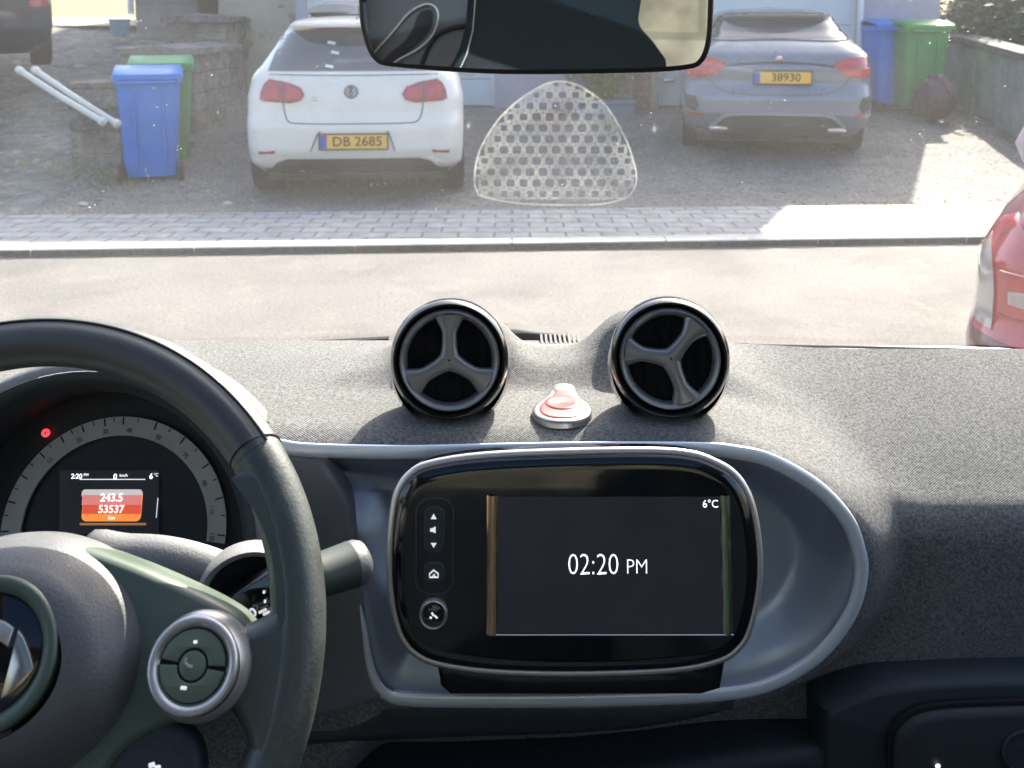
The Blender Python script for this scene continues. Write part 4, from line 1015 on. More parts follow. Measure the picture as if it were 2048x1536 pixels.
# side console face between wheel and panel, lower dash with seam
g = MB(); pl = [XZ(u, v, .735) for u, v in ((560, 905), (640, 930), (690, 1010), (712, 1120), (724, 1240), (732, 1330), (750, 1385), (785, 1402), (740, 1420), (690, 1440), (640, 1449), (560, 1449))]
domed(g, pl, lambda x, y, h: (x, .748 - h, y), .006, .006, .02); g.build('side_panel', M['plasticmid'], CARI, angle=60)
pl = crom([XZ(u, v, .74) for u, v in ((520, 1458), (640, 1457), (700, 1448), (745, 1428), (785, 1411), (1000, 1412), (1200, 1412), (1400, 1404), (1480, 1404), (1440, 1440), (1300, 1468), (1200, 1478), (1100, 1484), (900, 1490), (700, 1500), (520, 1510))], 4)
g = MB(); domed(g, pl, lambda x, y, h: (x, .752 - h, y), .010, .010, .03); g.build('lower_fascia', M['plasticdark'], CARI, angle=60)
g = MB(); pl = [XZ(u, v, .79) for u, v in ((560, 1502), (900, 1500), (1150, 1490), (1300, 1475), (1440, 1455), (1560, 1442), (1636, 1436), (1632, 1640), (560, 1640))]
domed(g, pl, lambda x, y, h: (x, .765 - h, y), .012, .012, .04); g.build('console_top', M['plasticdark'], CARI, angle=60)
# glove box and its surround, right
def right_lower():
    yy = .745
    pl = crom([XZ(u, v, yy) for u, v in ((1646, 1700), (1646, 1560), (1645, 1434))], 3, False) + crom([XZ(u, v, yy) for u, v in ((1645, 1432), (1700, 1408), (1760, 1386), (1840, 1374), (1950, 1367), (2080, 1364), (2300, 1362))], 4, False) + [XZ(2300, 1700, yy)]
    g = MB(); domed(g, pl, lambda x, y, h: (x, yy + .028 - h, y), .009, .022, .05, 6); g.build('lower_trim', M['plasticdark'], CARI, angle=70)
    pl = [XZ(1790, 1700, yy - .004)] + crom([XZ(u, v, yy - .004) for u, v in ((1790, 1560), (1788, 1500), (1800, 1465), (1835, 1436), (1890, 1424), (1980, 1419), (2120, 1415), (2300, 1412))], 4, False) + [XZ(2300, 1700, yy - .004)]
    g = MB(); domed(g, pl, lambda x, y, h: (x, yy + .003 - h, y), .008, .008, .004, 5); gb = g.build('glove_box', M['plasticsoft'], CARI, angle=60)
    q = inset(pl if area2(pl) > 0 else pl[::-1], -.0025)
    g = MB(); g.tube([(x, yy + .0015, z) for x, z in q[1:-2]], .0022, 6); g.build('shut_line', M['seamdark'], gb)
    p = P(1875, 1531, yy - .006); g = MB(); g.lathe([(.001, 0), (.0022, .0006), (.0016, .0016), (.001, .002)][::-1], p, (0, -1, 0), 8); g.build('marker', M['screentext'], gb)
    # round lock at the right edge
    p = P(2046, 1502, yy - .006); g = MB(); g.lathe([(.018, 0), (.018, .002), (.016, .003), (.015, .001), (.001, .001)], p, (0, -1, .15), 24); g.build('lock', M['plasticdark'], gb)
right_lower()

# ---- infotainment screen
SY = .66
scr_px = [(778, 1094), (784, 1022), (796, 978), (820, 946), (860, 926), (964, 910), (1140, 902), (1301, 900), (1381, 906), (1429, 922), (1469, 946), (1497, 986), (1513, 1042), (1521, 1118), (1517, 1190), (1501, 1258), (1481, 1294), (1441, 1322), (1341, 1342), (1140, 1349), (980, 1344), (880, 1330), (832, 1310), (804, 1278), (788, 1230), (779, 1166)]
STILT = R(12)                                  # screen leans back
SO = P(1148, 1124, SY)
SN = Vector((0, -math.cos(STILT), math.sin(STILT)))
def onplane(u, v, O, N, h=0.0):
    r = ray(u, v); s = ((O + N * h) - CAM).dot(N) / r.dot(N); return CAM + r * s
SX = Vector((1, 0, 0)); SU = Vector((0, math.sin(STILT), math.cos(STILT)))
def s2(u, v):
    p = onplane(u, v, SO, SN) - SO; return (p.dot(SX), p.dot(SU))
def smap(x, y, h): return SO + SX * x + SU * y + SN * h
def screen():
    pl = crom([s2(u, v) for u, v in scr_px], 4)
    if area2(pl) < 0: pl = pl[::-1]
    g = MB(); domed(g, inset(pl, .002), smap, .011, .0055, .03, 7); b = g.build('infotainment_screen', M['gloss'], CARI, angle=70)
    g = MB(); g.tube([smap(x, y, -.0012) for x, y in inset(pl, .0010)], .0030, 10, closed=True, up=SN); g.build('chrome_rim', M['chromesoft'], b, angle=90)
    # display area sits a little proud with reveals coloured as warm and green reflections
    dp = [s2(974, 986), s2(1458, 986), s2(1461, 1262), s2(974, 1264)]
    x0, x1 = (dp[0][0] + dp[3][0]) / 2, (dp[1][0] + dp[2][0]) / 2; y1 = dp[0][1]; y0 = dp[2][1]
    g = MB(); domed(g, [(x0 + .0075, y0 + .001), (x1 - .007, y0 + .001), (x1 - .007, y1 - .001), (x0 + .0075, y1 - .001)], smap, .0003, .0065, .0, 2); di = g.build('display', M['screenoff'], b)
    def bar(a, b_, c, d_, nm, mk, wob):
        g = MB(); n = 24; vs = []
        rnd = random.Random(int(wob * 100))
        for k in range(n + 1):
            y = c + (d_ - c) * k / n; j = .0005 * math.sin(k * .9 + wob) + rnd.uniform(-.0002, .0002)
            vs.append([smap(a, y, .0058), smap(a + (b_ - a) * .45 + j, y, .0085), smap(b_ + j * .4, y, .0066)])
        g.grid(vs); return g.build(nm, M[mk], di, angle=80)
    bar(x0, x0 + .0075, y0, y1, 'left_reveal', 'warmreflect', 1.0)
    bar(x1, x1 - .007, y0, y1, 'right_reveal', 'greenreflect', 2.3)
    g = MB(); g.tube([smap(x0 + .002, y0, .0068), smap(x1, y0, .0068)], .0005, 6); g.build('lower_reveal', M['chromesoft'], di)
    cx, cy = s2(1185, 1124)
    text_mesh('clock_digits', '02:20', .0205, M['screentext'], di, lambda X, Y: smap(cx + X, cy + Y, .0069), sx=.80, bold=-.00035)
    cx2, cy2 = s2(1249, 1128); text_mesh('clock_suffix', 'PM', .0145, M['screentext'], di, lambda X, Y: smap(cx2 + X, cy2 + Y, .0069), align='LEFT', sx=.86, bold=-.0003)
    cx3, cy3 = s2(1417, 1003); text_mesh('temperature', '6°C', .0075, M['screentext'], di, lambda X, Y: smap(cx3 + X, cy3 + Y, .0069), sx=.95)
    # button column
    def rp(a, b_, c, d_, r): 
        p, q = s2(a, d_), s2(c, b_); return rrect(p[0], p[1], q[0], q[1], r)
    ol = rp(833, 992, 908, 1182, .010); g = MB(); g.tube([smap(x, y, .0058) for x, y in ol], .0007, 6, closed=True, up=SN); g.build('button_surround', M['plasticsoft'], b)
    g = MB(); domed(g, rp(847, 1006, 893, 1104, .0065), smap, .0014, .0072, .0); k1 = g.build('volume_rocker', M['plasticdark'], b)
    g = MB(); domed(g, rp(847, 1116, 893, 1163, .0055), smap, .0014, .0072, .0); k2 = g.build('home_button', M['plasticdark'], b)
    def flat(pts, nm, par, h=.0076, mk='iconwhite'):
        g = MB(); q = [s2(u, v) for u, v in pts]; g.add([smap(x, y, h) for x, y in q] , [tuple(t) for t in tessellate_polygon([[Vector((x, y, 0)) for x, y in q]])]); return g.build(nm, M[mk], par, smooth=False, fix=False)
    flat([(863, 1032), (875, 1032), (869, 1021)], 'up_arrow', k1); flat([(863, 1079), (875, 1079), (869, 1089)], 'down_arrow', k1)
    flat([(862, 1050), (866, 1050), (873, 1046), (873, 1060), (866, 1057), (862, 1057)], 'speaker_symbol', k1)
    g = MB(); q = [s2(u, v) for u, v in ((861, 1147), (861, 1140), (869, 1133), (878, 1140), (878, 1147))]; g.tube([smap(x, y, .0076) for x, y in q], .0006, 5, closed=True, up=SN); g.build('home_symbol', M['iconwhite'], k2)
    g = MB(); q = [s2(u, v) for u, v in ((867, 1146), (869, 1141), (872, 1146))]; g.tube([smap(x, y, .0076) for x, y in q], .0005, 5, up=SN); g.build('door_symbol', M['iconwhite'], k2)
    c = s2(869, 1218); C = smap(c[0], c[1], .0055)
    g = MB(); g.lathe([(.0098, 0), (.0098, .005), (.0090, .0062), (.0083, .005), (.0078, .003), (.001, .003)], C, SN, 40); kn = g.build('volume_knob', M['chromesoft'], b, angle=70)
    g = MB(); g.lathe([(.0077, .002), (.0074, .0046), (.006, .0052), (.001, .0053)], C, SN, 32); g.build('knob_cap', M['gloss'], kn)
    for (a, d_) in (((862, 1222), (866, 1224)), ((866, 1213), (870, 1219)), ((872, 1219), (877, 1224))):
        p, q = s2(*a), s2(*d_); g = MB(); g.tube([smap(p[0], p[1], .0111), smap(q[0], q[1], .0111)], .0007, 5, up=SN); g.build('knob_symbol', M['screendim'], kn)
    # neck below
    pl = [XZ(u, v, .70) for u, v in ((870, 1300), (1452, 1300), (1440, 1372), (1400, 1384), (900, 1384), (880, 1366))]
    g = MB(); domed(g, pl, lambda x, y, h: (x, .70 - h, y), .006, .006, .06); g.build('screen_mount', M['glossblack'], CARI, angle=60)
screen()

# ---- air vents
def vent(i):
    (u, v), rot = VENTS[i]; C = vcen(i)
    N = (CAM - C).normalized(); N = Vector((N.x * .55, N.y, N.z * .55)).normalized()
    E1 = Vector((0, 0, 1)).cross(N).normalized(); E2 = N.cross(E1).normalized()      # E1 points right in view
    if E1.x < 0: E1 = -E1
    kv = .957
    LT = lambda pr, *a, **k: g.lathe([(q[0] * kv, q[1] * kv) for q in pr], *a, **k)
    g = MB()       # pod shell: rounded cup
    LT([(.001, -.075), (.022, -.072), (.040, -.055), (.0485, -.035), (.0512, -.018), (.0515, -.008), (.0502, .0005), (.0478, .004), (.0458, .0025), (.0446, -.004), (.0436, -.012)], C, N, 64, ref=E1)
    s = g.build('air_vent', M['glossblack'], CARI, angle=70)
    Cb = C - N * .030 - Vector((0, 0, .009))
    g = MB(); LT([(.030, -.024), (.046, -.014), (.0525, .0), (.0530, .012), (.0500, .020)], Cb, (N + Vector((0, 0, .0))).normalized(), 56, ref=E1); g.build('base_ring', M['glossblack'], s, angle=70)
    g = MB(); LT([(.0432, -.004), (.0426, .0035), (.0410, .0060), (.0380, .0040), (.0362, -.001), (.0362, -.006), (.0432, -.006)], C, N, 64, ref=E1); ring = g.build('vent_ring', M['bladegrey'], s, angle=70)
    g = MB(); LT([(.039, -.012), (.001, -.016)], C, N, 40, ref=E1); g.build('vent_cavity', M['void'], s)
    # three-armed vane; arms widen where they meet ring
    g = MB()
    for a0 in (R(90), R(210), R(-30)):
        a = a0 + rot; d = E1 * math.cos(a) + E2 * math.sin(a)
        if E2.z < 0: d = E1 * math.cos(a) - E2 * math.sin(a)
        t = N.cross(d).normalized(); rows = []
        for k in range(13):
            q = k / 12; r = q * .0385; w = .0064 + .0026 * math.exp(-(q / .2) ** 2) + .0052 * max(0, q - .60) ** 1.3 * 5.4
            hh = .0046 - .0016 * q * q
            rows.append([C + d * r * kv + t * (w * c * kv) + N * (hh + (.0022 * (1 - c * c)) - (.004 if abs(c) > .99 else 0)) for c in (-1, -.85, -.45, 0, .45, .85, 1)])
        g.grid(rows)
    g.build('vent_vane', M['bladegrey'], s, angle=75)
    # fine fins in the cavity
    g = MB()
    for k in range(-3, 4):
        o = C + E1 * (k * .010) - N * .012; hl = math.sqrt(max(0, .036 ** 2 - (k * .010) ** 2))
        g.tube([o - E2 * hl, o + E2 * hl], .0009, 5)
    f = g.build('vent_fins', M['void'], s)
vent(0); vent(1)

# ---- hazard button between the vents
def hazard():
    def top(u, v, h=0): 
        q = G(u, v, ZT + .004); return q
    K = Vector(top(1124, 815)); 
    def t2(u, v): q = top(u, v); return (q.x, q.y)
    o = crom([t2(u, v) for u, v in ((1065, 826), (1070, 812), (1092, 795), (1100, 782), (1108, 772), (1127, 769), (1146, 773), (1153, 785), (1160, 798), (1178, 812), (1184, 826), (1174, 839), (1145, 847), (1105, 847), (1076, 839))], 4)
    g = MB(); mp = lambda x, y, h: (x, y, ZT + .004 + h); domed(g, o, mp, .003, .0022, .004, 5); b = g.build('hazard_button', M['chromedull'], CARI, angle=70)
    o2 = inset(o if area2(o) > 0 else o[::-1], .0058); g = MB(); domed(g, o2, lambda x, y, h: (x, y, ZT + .0058 + h), .0025, .0014, .0, 5); c = g.build('button_cap', M['hazardred'], b, angle=70)
    p = t2(1124, 815); g = MB(); g.lathe([(.0150, -.001), (.0135, .0006), (.011, .0002), (.001, -.0004)], (p[0], p[1] + .002, ZT + .0078), (0, 0, 1), 28); g.build('button_dish', M['hazardred'], c, angle=80)
    # clear sensor dome at the back of it
    p = t2(1127, 782); g = MB(); g.lathe([(.0095, 0), (.0085, .0005), (.005, .0007), (.001, .0007)], (p[0], p[1], ZT + .0066), (0, 0, 1), 24); g.build('light_sensor', M['chromedull'], b, angle=80)
hazard()

# ---- steering wheel
WT = R(30); WN = Vector((0, -math.cos(WT), math.sin(WT))); WC = P(-10, 1290, .52)
WXa = Vector((1, 0, 0)); WU = Vector((0, math.sin(WT), math.cos(WT)))
def w2(u, v, h=0.0):
    p = onplane(u, v, WC, WN, h) - WC; return (p.dot(WXa), p.dot(WU))
def wmap(x, y, h): return WC + WXa * x + WU * y + WN * h
def wheel():
    R0, rr = .1700, .0155
    def ringpart(a0, a1, n, mk, nm, par, prof, closed=False):
        g = MB(); rows = []
        for k in range(n + 1):
            a = a0 + (a1 - a0) * k / n; rows.append([wmap((R0 + q[0]) * math.cos(a), (R0 + q[0]) * math.sin(a), q[1]) for q in prof])
        g.grid(rows); return g.build(nm, M[mk], par, angle=60)
    def prof(n=18, s=1.0, flat=.0):
        o = []
        for k in range(n + 1):
            c = 2 * math.pi * k / n; x = math.cos(c) * rr * s; y = math.sin(c) * rr * 1.05 * s
            o.append((x, y))
        return o
    rim = ringpart(0, 2 * math.pi, 160, 'leather', 'steering_wheel', CARI, prof(22))
    # glossy upper front insert between seams
    pf = [(rr * 1.035 * math.cos(c), rr * 1.085 * math.sin(c)) for c in np.linspace(R(-60), R(72), 12)]
    pf = [(rr * 1.015 * math.cos(c), rr * 1.065 * math.sin(c)) for c in np.linspace(R(48), R(175), 14)]
    ringpart(R(37), R(143), 70, 'insert', 'rim_insert', rim, pf)
    for c in (R(47), ):
        g = MB(); g.tube([wmap((R0 + rr * 1.045 * math.cos(c)) * math.cos(a), (R0 + rr * 1.045 * math.cos(c)) * math.sin(a), rr * 1.095 * math.sin(c)) for a in np.linspace(R(37), R(143), 70)], .0008, 5); g.build('rim_seam', M['seamdark'], rim)
    # joint line where the insert ends
    a = R(37); g = MB(); g.tube([wmap((R0 + rr * 1.03 * math.cos(c)) * math.cos(a + .03 * math.sin(c)), (R0 + rr * 1.03 * math.cos(c)) * math.sin(a + .03 * math.sin(c)), rr * 1.08 * math.sin(c)) for c in np.linspace(R(-20), R(178), 20)], .0005, 5); g.build('rim_seam', M['seamdark'], rim)
    # leather grip swelling inwards on the right, with the thumb rest
    gp = [(520, 1010), (524, 1040), (534, 1075), (546, 1105), (556, 1132), (560, 1160), (553, 1200), (532, 1228), (500, 1244), (462, 1256), (440, 1300), (440, 1370), (452, 1412), (470, 1440), (488, 1475), (496, 1536), (496, 1620),
          (560, 1620), (576, 1500), (592, 1400), (600, 1300), (600, 1200), (588, 1100), (560, 1020), (520, 960), (490, 925)]
    q = crom([w2(u, v, .006) for u, v in gp], 4)
    g = MB(); domed(g, q, lambda x, y, h: wmap(x, y, h - .003), .011, .0185, .014, 8); g.build('leather_grip', M['leather'], rim, angle=85)
    # spoke with bright upper edge
    sp = [(40, 1085), (160, 1090), (250, 1118), (350, 1160), (440, 1205), (485, 1242), (505, 1300), (503, 1350), (480, 1395), (440, 1425), (350, 1452), (290, 1478), (235, 1520), (190, 1600), (0, 1600)]
    q = crom([w2(u, v, .012) for u, v in sp[:-1]], 4, False) + [w2(0, 1600, .012)]
    g = MB(); domed(g, q, lambda x, y, h: wmap(x, y, h), .006, .013, .02, 6); spk = g.build('spoke', M['spokeplastic'], rim, angle=75)
    g = MB(); cxw = 0.0; domed(g, [(2 * cxw - x, y) for x, y in q], lambda x, y, h: wmap(x, y, h), .006, .013, .02, 6); g.build('spoke', M['spokeplastic'], rim, angle=75)
    g = MB(); g.lathe([(.0272, -.004), (.0275, .004), (.0268, .0075), (.0235, .0125), (.018, .012), (.001, .012)], wmap(-w2(401, 1331, .016)[0], w2(401, 1331, .016)[1], .012), WN, 48, ref=WXa); g.build('button_pod', M['chromesoft'], rim, angle=60)
    # airbag cover dome
    C = w2(-27, 1330, .03); g = MB()
    pr = [(.0815, -.018), (.081, -.010), (.079, .000), (.075, .0105), (.0695, .0195), (.063, .0268), (.0605, .0290), (.058, .0318), (.051, .0352), (.044, .037)]
    g.lathe(pr, wmap(C[0], C[1], .004), WN, 96, ref=WXa, ell=.82); g.build('airbag_cover', M['cover'], rim, angle=50)
    E = w2(-37, 1311, .043)
    g = MB(); Ce = wmap(E[0], E[1], .0405)
    g.lathe([(.0385, -.008), (.038, .0015), (.0365, .0028), (.032, .0022), (.0305, -.001), (.0295, -.0015)], Ce, WN, 72, ref=WXa); em = g.build('emblem_ring', M['spokeplastic'], rim, angle=60)
    g = MB(); g.lathe([(.0298, -.0015), (.028, -.0002), (.001, -.0002)], Ce, WN, 60, ref=WXa); g.build('emblem_disc', M['glossblack'], rim, angle=60)
    def ep(pts, nm, mk, h0=.0405, th=.0018):
        q = [w2(u, v, h0) for u, v in pts]; g = MB(); domed(g, q, lambda x, y, h: wmap(x, y, h0 + h), .0007, th, 0, 3); return g.build(nm, M[mk], rim, angle=40)
    ep(crom([(38, 1258), (50, 1275), (62, 1305), (69, 1332), (68, 1342), (50, 1365), (28, 1384), (6, 1398)], 3, False) + [(2, 1398), (20, 1330)], 'emblem_arrow', 'emblemsilver')
    ep(crom([(-110, 1275), (-70, 1245), (-20, 1236), (10, 1242), (30, 1256)], 4, False) + [(18, 1294), (0, 1282), (-50, 1276), (-95, 1300)], 'emblem_arc', 'chromesoft')
    # small scuff on the cover
    g = MB(); g.tube([wmap(*w2(a, b, .034), .0352) for a, b in ((130, 1263), (150, 1266), (163, 1266))], .0006, 5); g.tube([wmap(*w2(a, b, .034), .0350) for a, b in ((174, 1262), (168, 1268), (166, 1276))], .0007, 5); g.build('scuff', M['scratch'], rim)
    # button pod: bright ring, rubber keys
    h0 = .026
    O = w2(401, 1331, h0 - .010); g = MB(); C1 = wmap(O[0], O[1], .012)
    g.lathe([(.0272, -.004), (.0275, .004), (.0268, .0075), (.0235, .0125)], C1, WN, 72, ref=WXa); pod = g.build('button_pod', M['chromesoft'], rim, angle=60)
    O = w2(385, 1331, h0); C2 = wmap(O[0], O[1], h0)
    g = MB(); g.lathe([(.0246, -.006), (.0243, .000), (.0228, .0022), (.0203, .0016), (.0190, -.0006), (.0182, -.0012)], C2, WN, 72, ref=WXa); g.build('pod_ring', M['chromesoft'], rim, angle=70)
    g = MB(); g.lathe([(.0186, -.0012), (.001, -.0012)], C2, WN, 48, ref=WXa); g.build('pod_base', M['seamdark'], rim)
    tilt = R(-6)
    def key(a0, a1, r0, r1, nm):
        pts = [(r1 * math.cos(a), r1 * math.sin(a)) for a in np.linspace(a0, a1, 24)] + ([(r0 * math.cos(a), r0 * math.sin(a)) for a in np.linspace(a1, a0, 18)] if r0 else [])
        g = MB(); domed(g, pts, lambda x, y, h: wmap(O[0] + x, O[1] + y, h0 - .001 + h), .0007, .0016, 0, 3); return g.build(nm, M['buttongreen'], rim, angle=50)
    key(R(4) + tilt, R(176) + tilt, .0082, .0176, 'plus_key'); key(R(184) + tilt, R(356) + tilt, .0082, .0176, 'minus_key')
    key(0, R(345), 0, .0073, 'call_key')
    def ic(pts, r, nm): g = MB(); g.tube([wmap(*w2(a, b, h0), h0 + .0012) for a, b in pts], r, 6, up=WN); g.build(nm, M['iconwhite'], rim)
    ic(((392, 1280), (392, 1287)), .0007, 'plus_symbol'); ic(((388.5, 1283.5), (395.5, 1283.5)), .0007, 'plus_symbol')
    ic(((363, 1375), (374, 1376)), .0009, 'minus_symbol')
    g = MB(); g.tube([wmap(*w2(a, b, h0), h0 + .0008) for a, b in ((374, 1315), (371, 1324), (378, 1332), (386, 1334))], .0009, 6, up=WN); g.build('phone_symbol', M['gaugeband'], rim)
    # lower spoke button cluster and its dark boss
    O3 = w2(310, 1545, .0); g = MB(); g.lathe([(.026, -.01), (.027, .004), (.025, .008), (.022, .009), (.001, .009)], wmap(O3[0], O3[1], 0), WN, 48, ref=WXa); g.build('lower_pod', M['plasticdark'], rim, angle=60)
    ic(((300, 1531), (310, 1528)), .0012, 'lamp_symbol'); ic(((312, 1536), (322, 1534)), .0012, 'lamp_symbol')
    # column boss behind the hub
    g = MB(); g.lathe([(.075, -.11), (.08, -.02), (.08, -.005)], wmap(0, -.03, 0), WN, 40); g.build('hub_boss', M['plasticdark'], rim)
wheel()

# ---- column shroud and wiper stalk
def stalk():
    yy = .60
    q = crom([XZ(u, v, yy) for u, v in ((150, 1100), (240, 1096), (320, 1101), (400, 1120), (470, 1148), (520, 1172), (545, 1190), (548, 1230), (500, 1262), (430, 1262), (300, 1262), (150, 1262))], 4)
    g = MB(); domed(g, q, lambda x, y, h: (x, yy + .018 - h, y), .020, .018, .0, 7); sh = g.build('column_shroud', M['coverlit'], CARI, angle=75)
    # round cup where the stalk enters
    A = P(470, 1200, .575)
    N = Vector((.25, -1, .35)).normalized()
    g = MB(); g.lathe([(.034, -.03), (.034, 0), (.032, .003), (.029, .002), (.0275, -.004)], P(502, 1196, .585), N, 48, ell=.86); g.build('stalk_collar', M['coverlit'], sh, angle=70)
    g = MB(); g.lathe([(.0278, -.003), (.001, -.012)], P(502, 1196, .585), N, 32, ell=.86); g.build('stalk_recess', M['void'], sh)
    a = P(462, 1222, .585); b = P(560, 1175, .585); c = P(640, 1150, .60); d = P(735, 1118, .62)
    ax = (b - a).normalized()
    g = MB(); g.lathe([(.001, -.002), (.010, 0), (.0135, .006), (.0150, (b - a).length), (.013, (b - a).length + .02)], a, ax, 32, ell=.9); st = g.build('wiper_stalk', M['glossblack'], CARI, angle=60)
    ax2 = (d - c).normalized(); L = (d - c).length
    g = MB(); g.lathe([(.012, -.012), (.0145, -.006), (.0150, 0), (.0162, L * .62), (.0164, L * .64)], c, ax2, 36, ell=.88); g.build('stalk_grip', M['stalkplastic'], st, angle=60)
    g = MB(); g.lathe([(.0160, L * .645), (.0160, L * .78), (.0142, L * .90), (.009, L * .98), (.001, L * 1.02)], c, ax2, 36, ell=.88); g.build('stalk_tip', M['cover'], st, angle=60)
    u0 = ax.cross(Vector((0, -1, .3))).normalized()
    def onst(t, ang): 
        n1 = (Vector((0, -1, .25)) - ax * ax.dot(Vector((0, -1, .25)))).normalized(); n2 = ax.cross(n1)
        return a + ax * t + (n1 * math.cos(ang) + n2 * math.sin(ang)) * .0152 * .98
    L2 = (b - a).length
    g = MB(); g.tube([onst(L2 * .16, .75), onst(L2 * .40, .7)], .0008, 5); g.build('index_mark', M['screendim'], st)
    g = MB(); g.tube([onst(L2 * (.56 + .045 * math.cos(k)), .25 + .16 * math.sin(k)) for k in np.linspace(0, 6.28, 12)], .0007, 5); g.build('washer_symbol', M['iconwhite'], st)
    for t0, t1, aa in ((.66, .8, .38), (.70, .82, .56), (.74, .86, .74)):
        g = MB(); g.tube([onst(L2 * t0, aa), onst(L2 * t1, aa)], .0009, 5); g.build('wiper_symbol', M['iconwhite'], st)
    for t0, aa in ((.84, .1), (.88, -.25)):
        g = MB(); g.tube([onst(L2 * t0, aa), onst(L2 * (t0 + .02), aa - .1)], .0007, 5); g.build('dash_symbol', M['screendim'], st)
stalk()

# ---- instrument cluster
def cluster():
    CY = .74; KT = R(20); KN = Vector((0, -math.cos(KT), math.sin(KT))); KO = P(228, 1060, CY); KU = Vector((0, math.sin(KT), math.cos(KT)))
    def k2(u, v, h=0.): p = onplane(u, v, KO, KN, h) - KO; return (p.x, p.dot(KU))
    def km(x, y, h): return KO + Vector((x, 0, 0)) + KU * y + KN * h
    C = k2(215, 1045); r0 = .128
    # hood: round barrel with rolled edge
    g = MB(); hood = [(r0 - .01, -.01), (r0 - .006, .05), (r0 - .002, .06), (r0 + .003, .068), (r0 + .008, .068)]
    n = 80; vs = []
    g.lathe(hood[:], km(C[0], C[1] - .02, 0), KN, 80); 
    b = g.build('instrument_cluster', M['plasticdark'], CARI, angle=70)
    g = MB(); g.lathe([(r0 + .0085, .069), (r0 + .014, .067), (r0 + .0175, .060), (r0 + .020, .03), (r0 + .026, -.03)], km(C[0], C[1] - .02, 0), KN, 80); g.build('cluster_cowl', M['cover'], b, angle=70)
    g = MB(); g.lathe([(r0 - .008, 0), (.001, 0)], km(C[0], C[1] - .02, 0), KN, 64); g.build('gauge_face', M['gaugeface'], b)
    # speed band, traced: centre ~ (228,1060) px, outer radius to (228,833)
    ctr = k2(228, 1062, .004); ro = abs(k2(228, 833, .004)[1] - ctr[1]); ri = abs(k2(228, 871, .004)[1] - ctr[1])
    rx = abs(k2(453, 1062, .004)[0] - ctr[0]) / ro
    g = MB(); rows = []
    aa = np.linspace(R(-6), R(186), 120)
    for a in aa: rows.append([km(ctr[0] + r * rx * math.cos(a), ctr[1] + r * math.sin(a), h) for r, h in ((ro, .003), (ro, .0055), (ri, .0045), (ri, .002))])
    g.grid(rows); bd = g.build('speed_band', M['gaugeband'], b, angle=50)
    ticks = [(-2, 1), (8, .6), (17, 1), (27, .6), (36, 1), (46, .6), (55, 1), (64, .6), (72, 1), (82, .6), (90, 1), (95, .6), (100, 1), (106, .6), (112, 1), (118, .6), (124, 1), (131, .6), (137, 1), (144, .6), (151, 1), (158, .6), (165, 1), (172, .6), (180, 1)]
    for a, l in ticks:
        a = R(a); g = MB(); r1 = ro - .0005; r2 = ro - (ro - ri) * (.42 if l == 1 else .25)
        g.tube([km(ctr[0] + r * rx * math.cos(a), ctr[1] + r * math.sin(a), .0056) for r in (r1, r2)], .0006 if l == 1 else .0004, 4); g.build('tick', M['gaugemark'], bd)
    nums = [(100, '30'), (86, '40'), (68, '50'), (48, '70'), (28, '90'), (12, '110'), (-3, '130'), (116, '20'), (136, '10')]
    for a, s in nums:
        a = R(a); rm = ri + (ro - ri) * .28; c, sn = math.cos(a - math.pi / 2), math.sin(a - math.pi / 2); px, py = ctr[0] + rm * rx * math.cos(a), ctr[1] + rm * math.sin(a)
        text_mesh('speed_number', s, .0052, M['gaugemark'], bd, lambda X, Y: km(px + X * c - Y * sn, py + X * sn + Y * c, .0056), sx=.9)
    # display in the middle
    dp = [k2(122, 940), k2(318, 940), k2(318, 1100), k2(120, 1100)]
    g = MB(); domed(g, dp, km, .0004, .003, 0, 2); di = g.build('trip_display', M['screenoff'], b)
    def rr_(a, b_, c, d_, r, nm, mk, h):
        p, q = k2(a, d_, .004), k2(c, b_, .004); g = MB(); domed(g, rrect(p[0], p[1], q[0], q[1], r), lambda x, y, hh: km(x, y, hh + h), .0003, .0003, 0, 1); return g.build(nm, M[mk], di, smooth=False)
    rr_(161, 979, 286, 1043, .004, 'trip_panel', 'disporange', .0032)
    rr_(162, 979, 285, 996, .0025, 'trip_band', 'dispgrey', .0036); rr_(163, 990, 284, 1010, .0002, 'trip_band', 'disppink', .0040); rr_(164, 1009, 283, 1028, .0002, 'trip_band', 'dispred', .0040)
    rr_(158, 1046, 292, 1051, .0005, 'glow_bar', 'dispglow', .0032)
    rr_(158, 958, 290, 960, .0002, 'divider_line', 'screendim', .0032)
    rr_(311, 996, 316, 1036, .0005, 'scroll_bar', 'screendim', .0032)
    rr_(203, 1060, 239, 1078, .0008, 'selector_box', 'blackplastic', .0034)
    rr_(150, 1068, 290, 1080, .0005, 'lower_bar', 'gaugemark', .0032)
    def tx(u, v, s, size, mk='screentext', sx=1.0, bold=0):
        p = k2(u, v, .005); return text_mesh('display_text', s, size, M[mk], di, lambda X, Y: km(p[0] + X, p[1] + Y, .0048), sx=sx, bold=bold)
    tx(223, 996, '243.5', .0082, bold=.0001); tx(222, 1019, '53537', .0082, bold=.0001); tx(223, 1036, 'km', .0042)
    tx(153, 953, '2:20', .0052, bold=.0001); tx(172, 950, 'PM', .0030); tx(230, 954, '0', .0060, bold=.0001); tx(247, 951, 'km/h', .0032); tx(302, 953, '6', .0060, bold=.0001); tx(312, 950, '°C', .0034)
    tx(221, 1064, '·', .005); tx(291, 1084, '8', .0048)
    for u in (136, 150, 206, 220, 236): tx(u, 1083, '.', .005, 'screendim')
    p = k2(91, 866, .004); g = MB(); g.lathe([(.001, .0045), (.0030, .0045), (.0033, .004), (.0033, .003)], km(p[0], p[1], 0), KN, 20); wl = g.build('warning_light', M['warnred'], b)
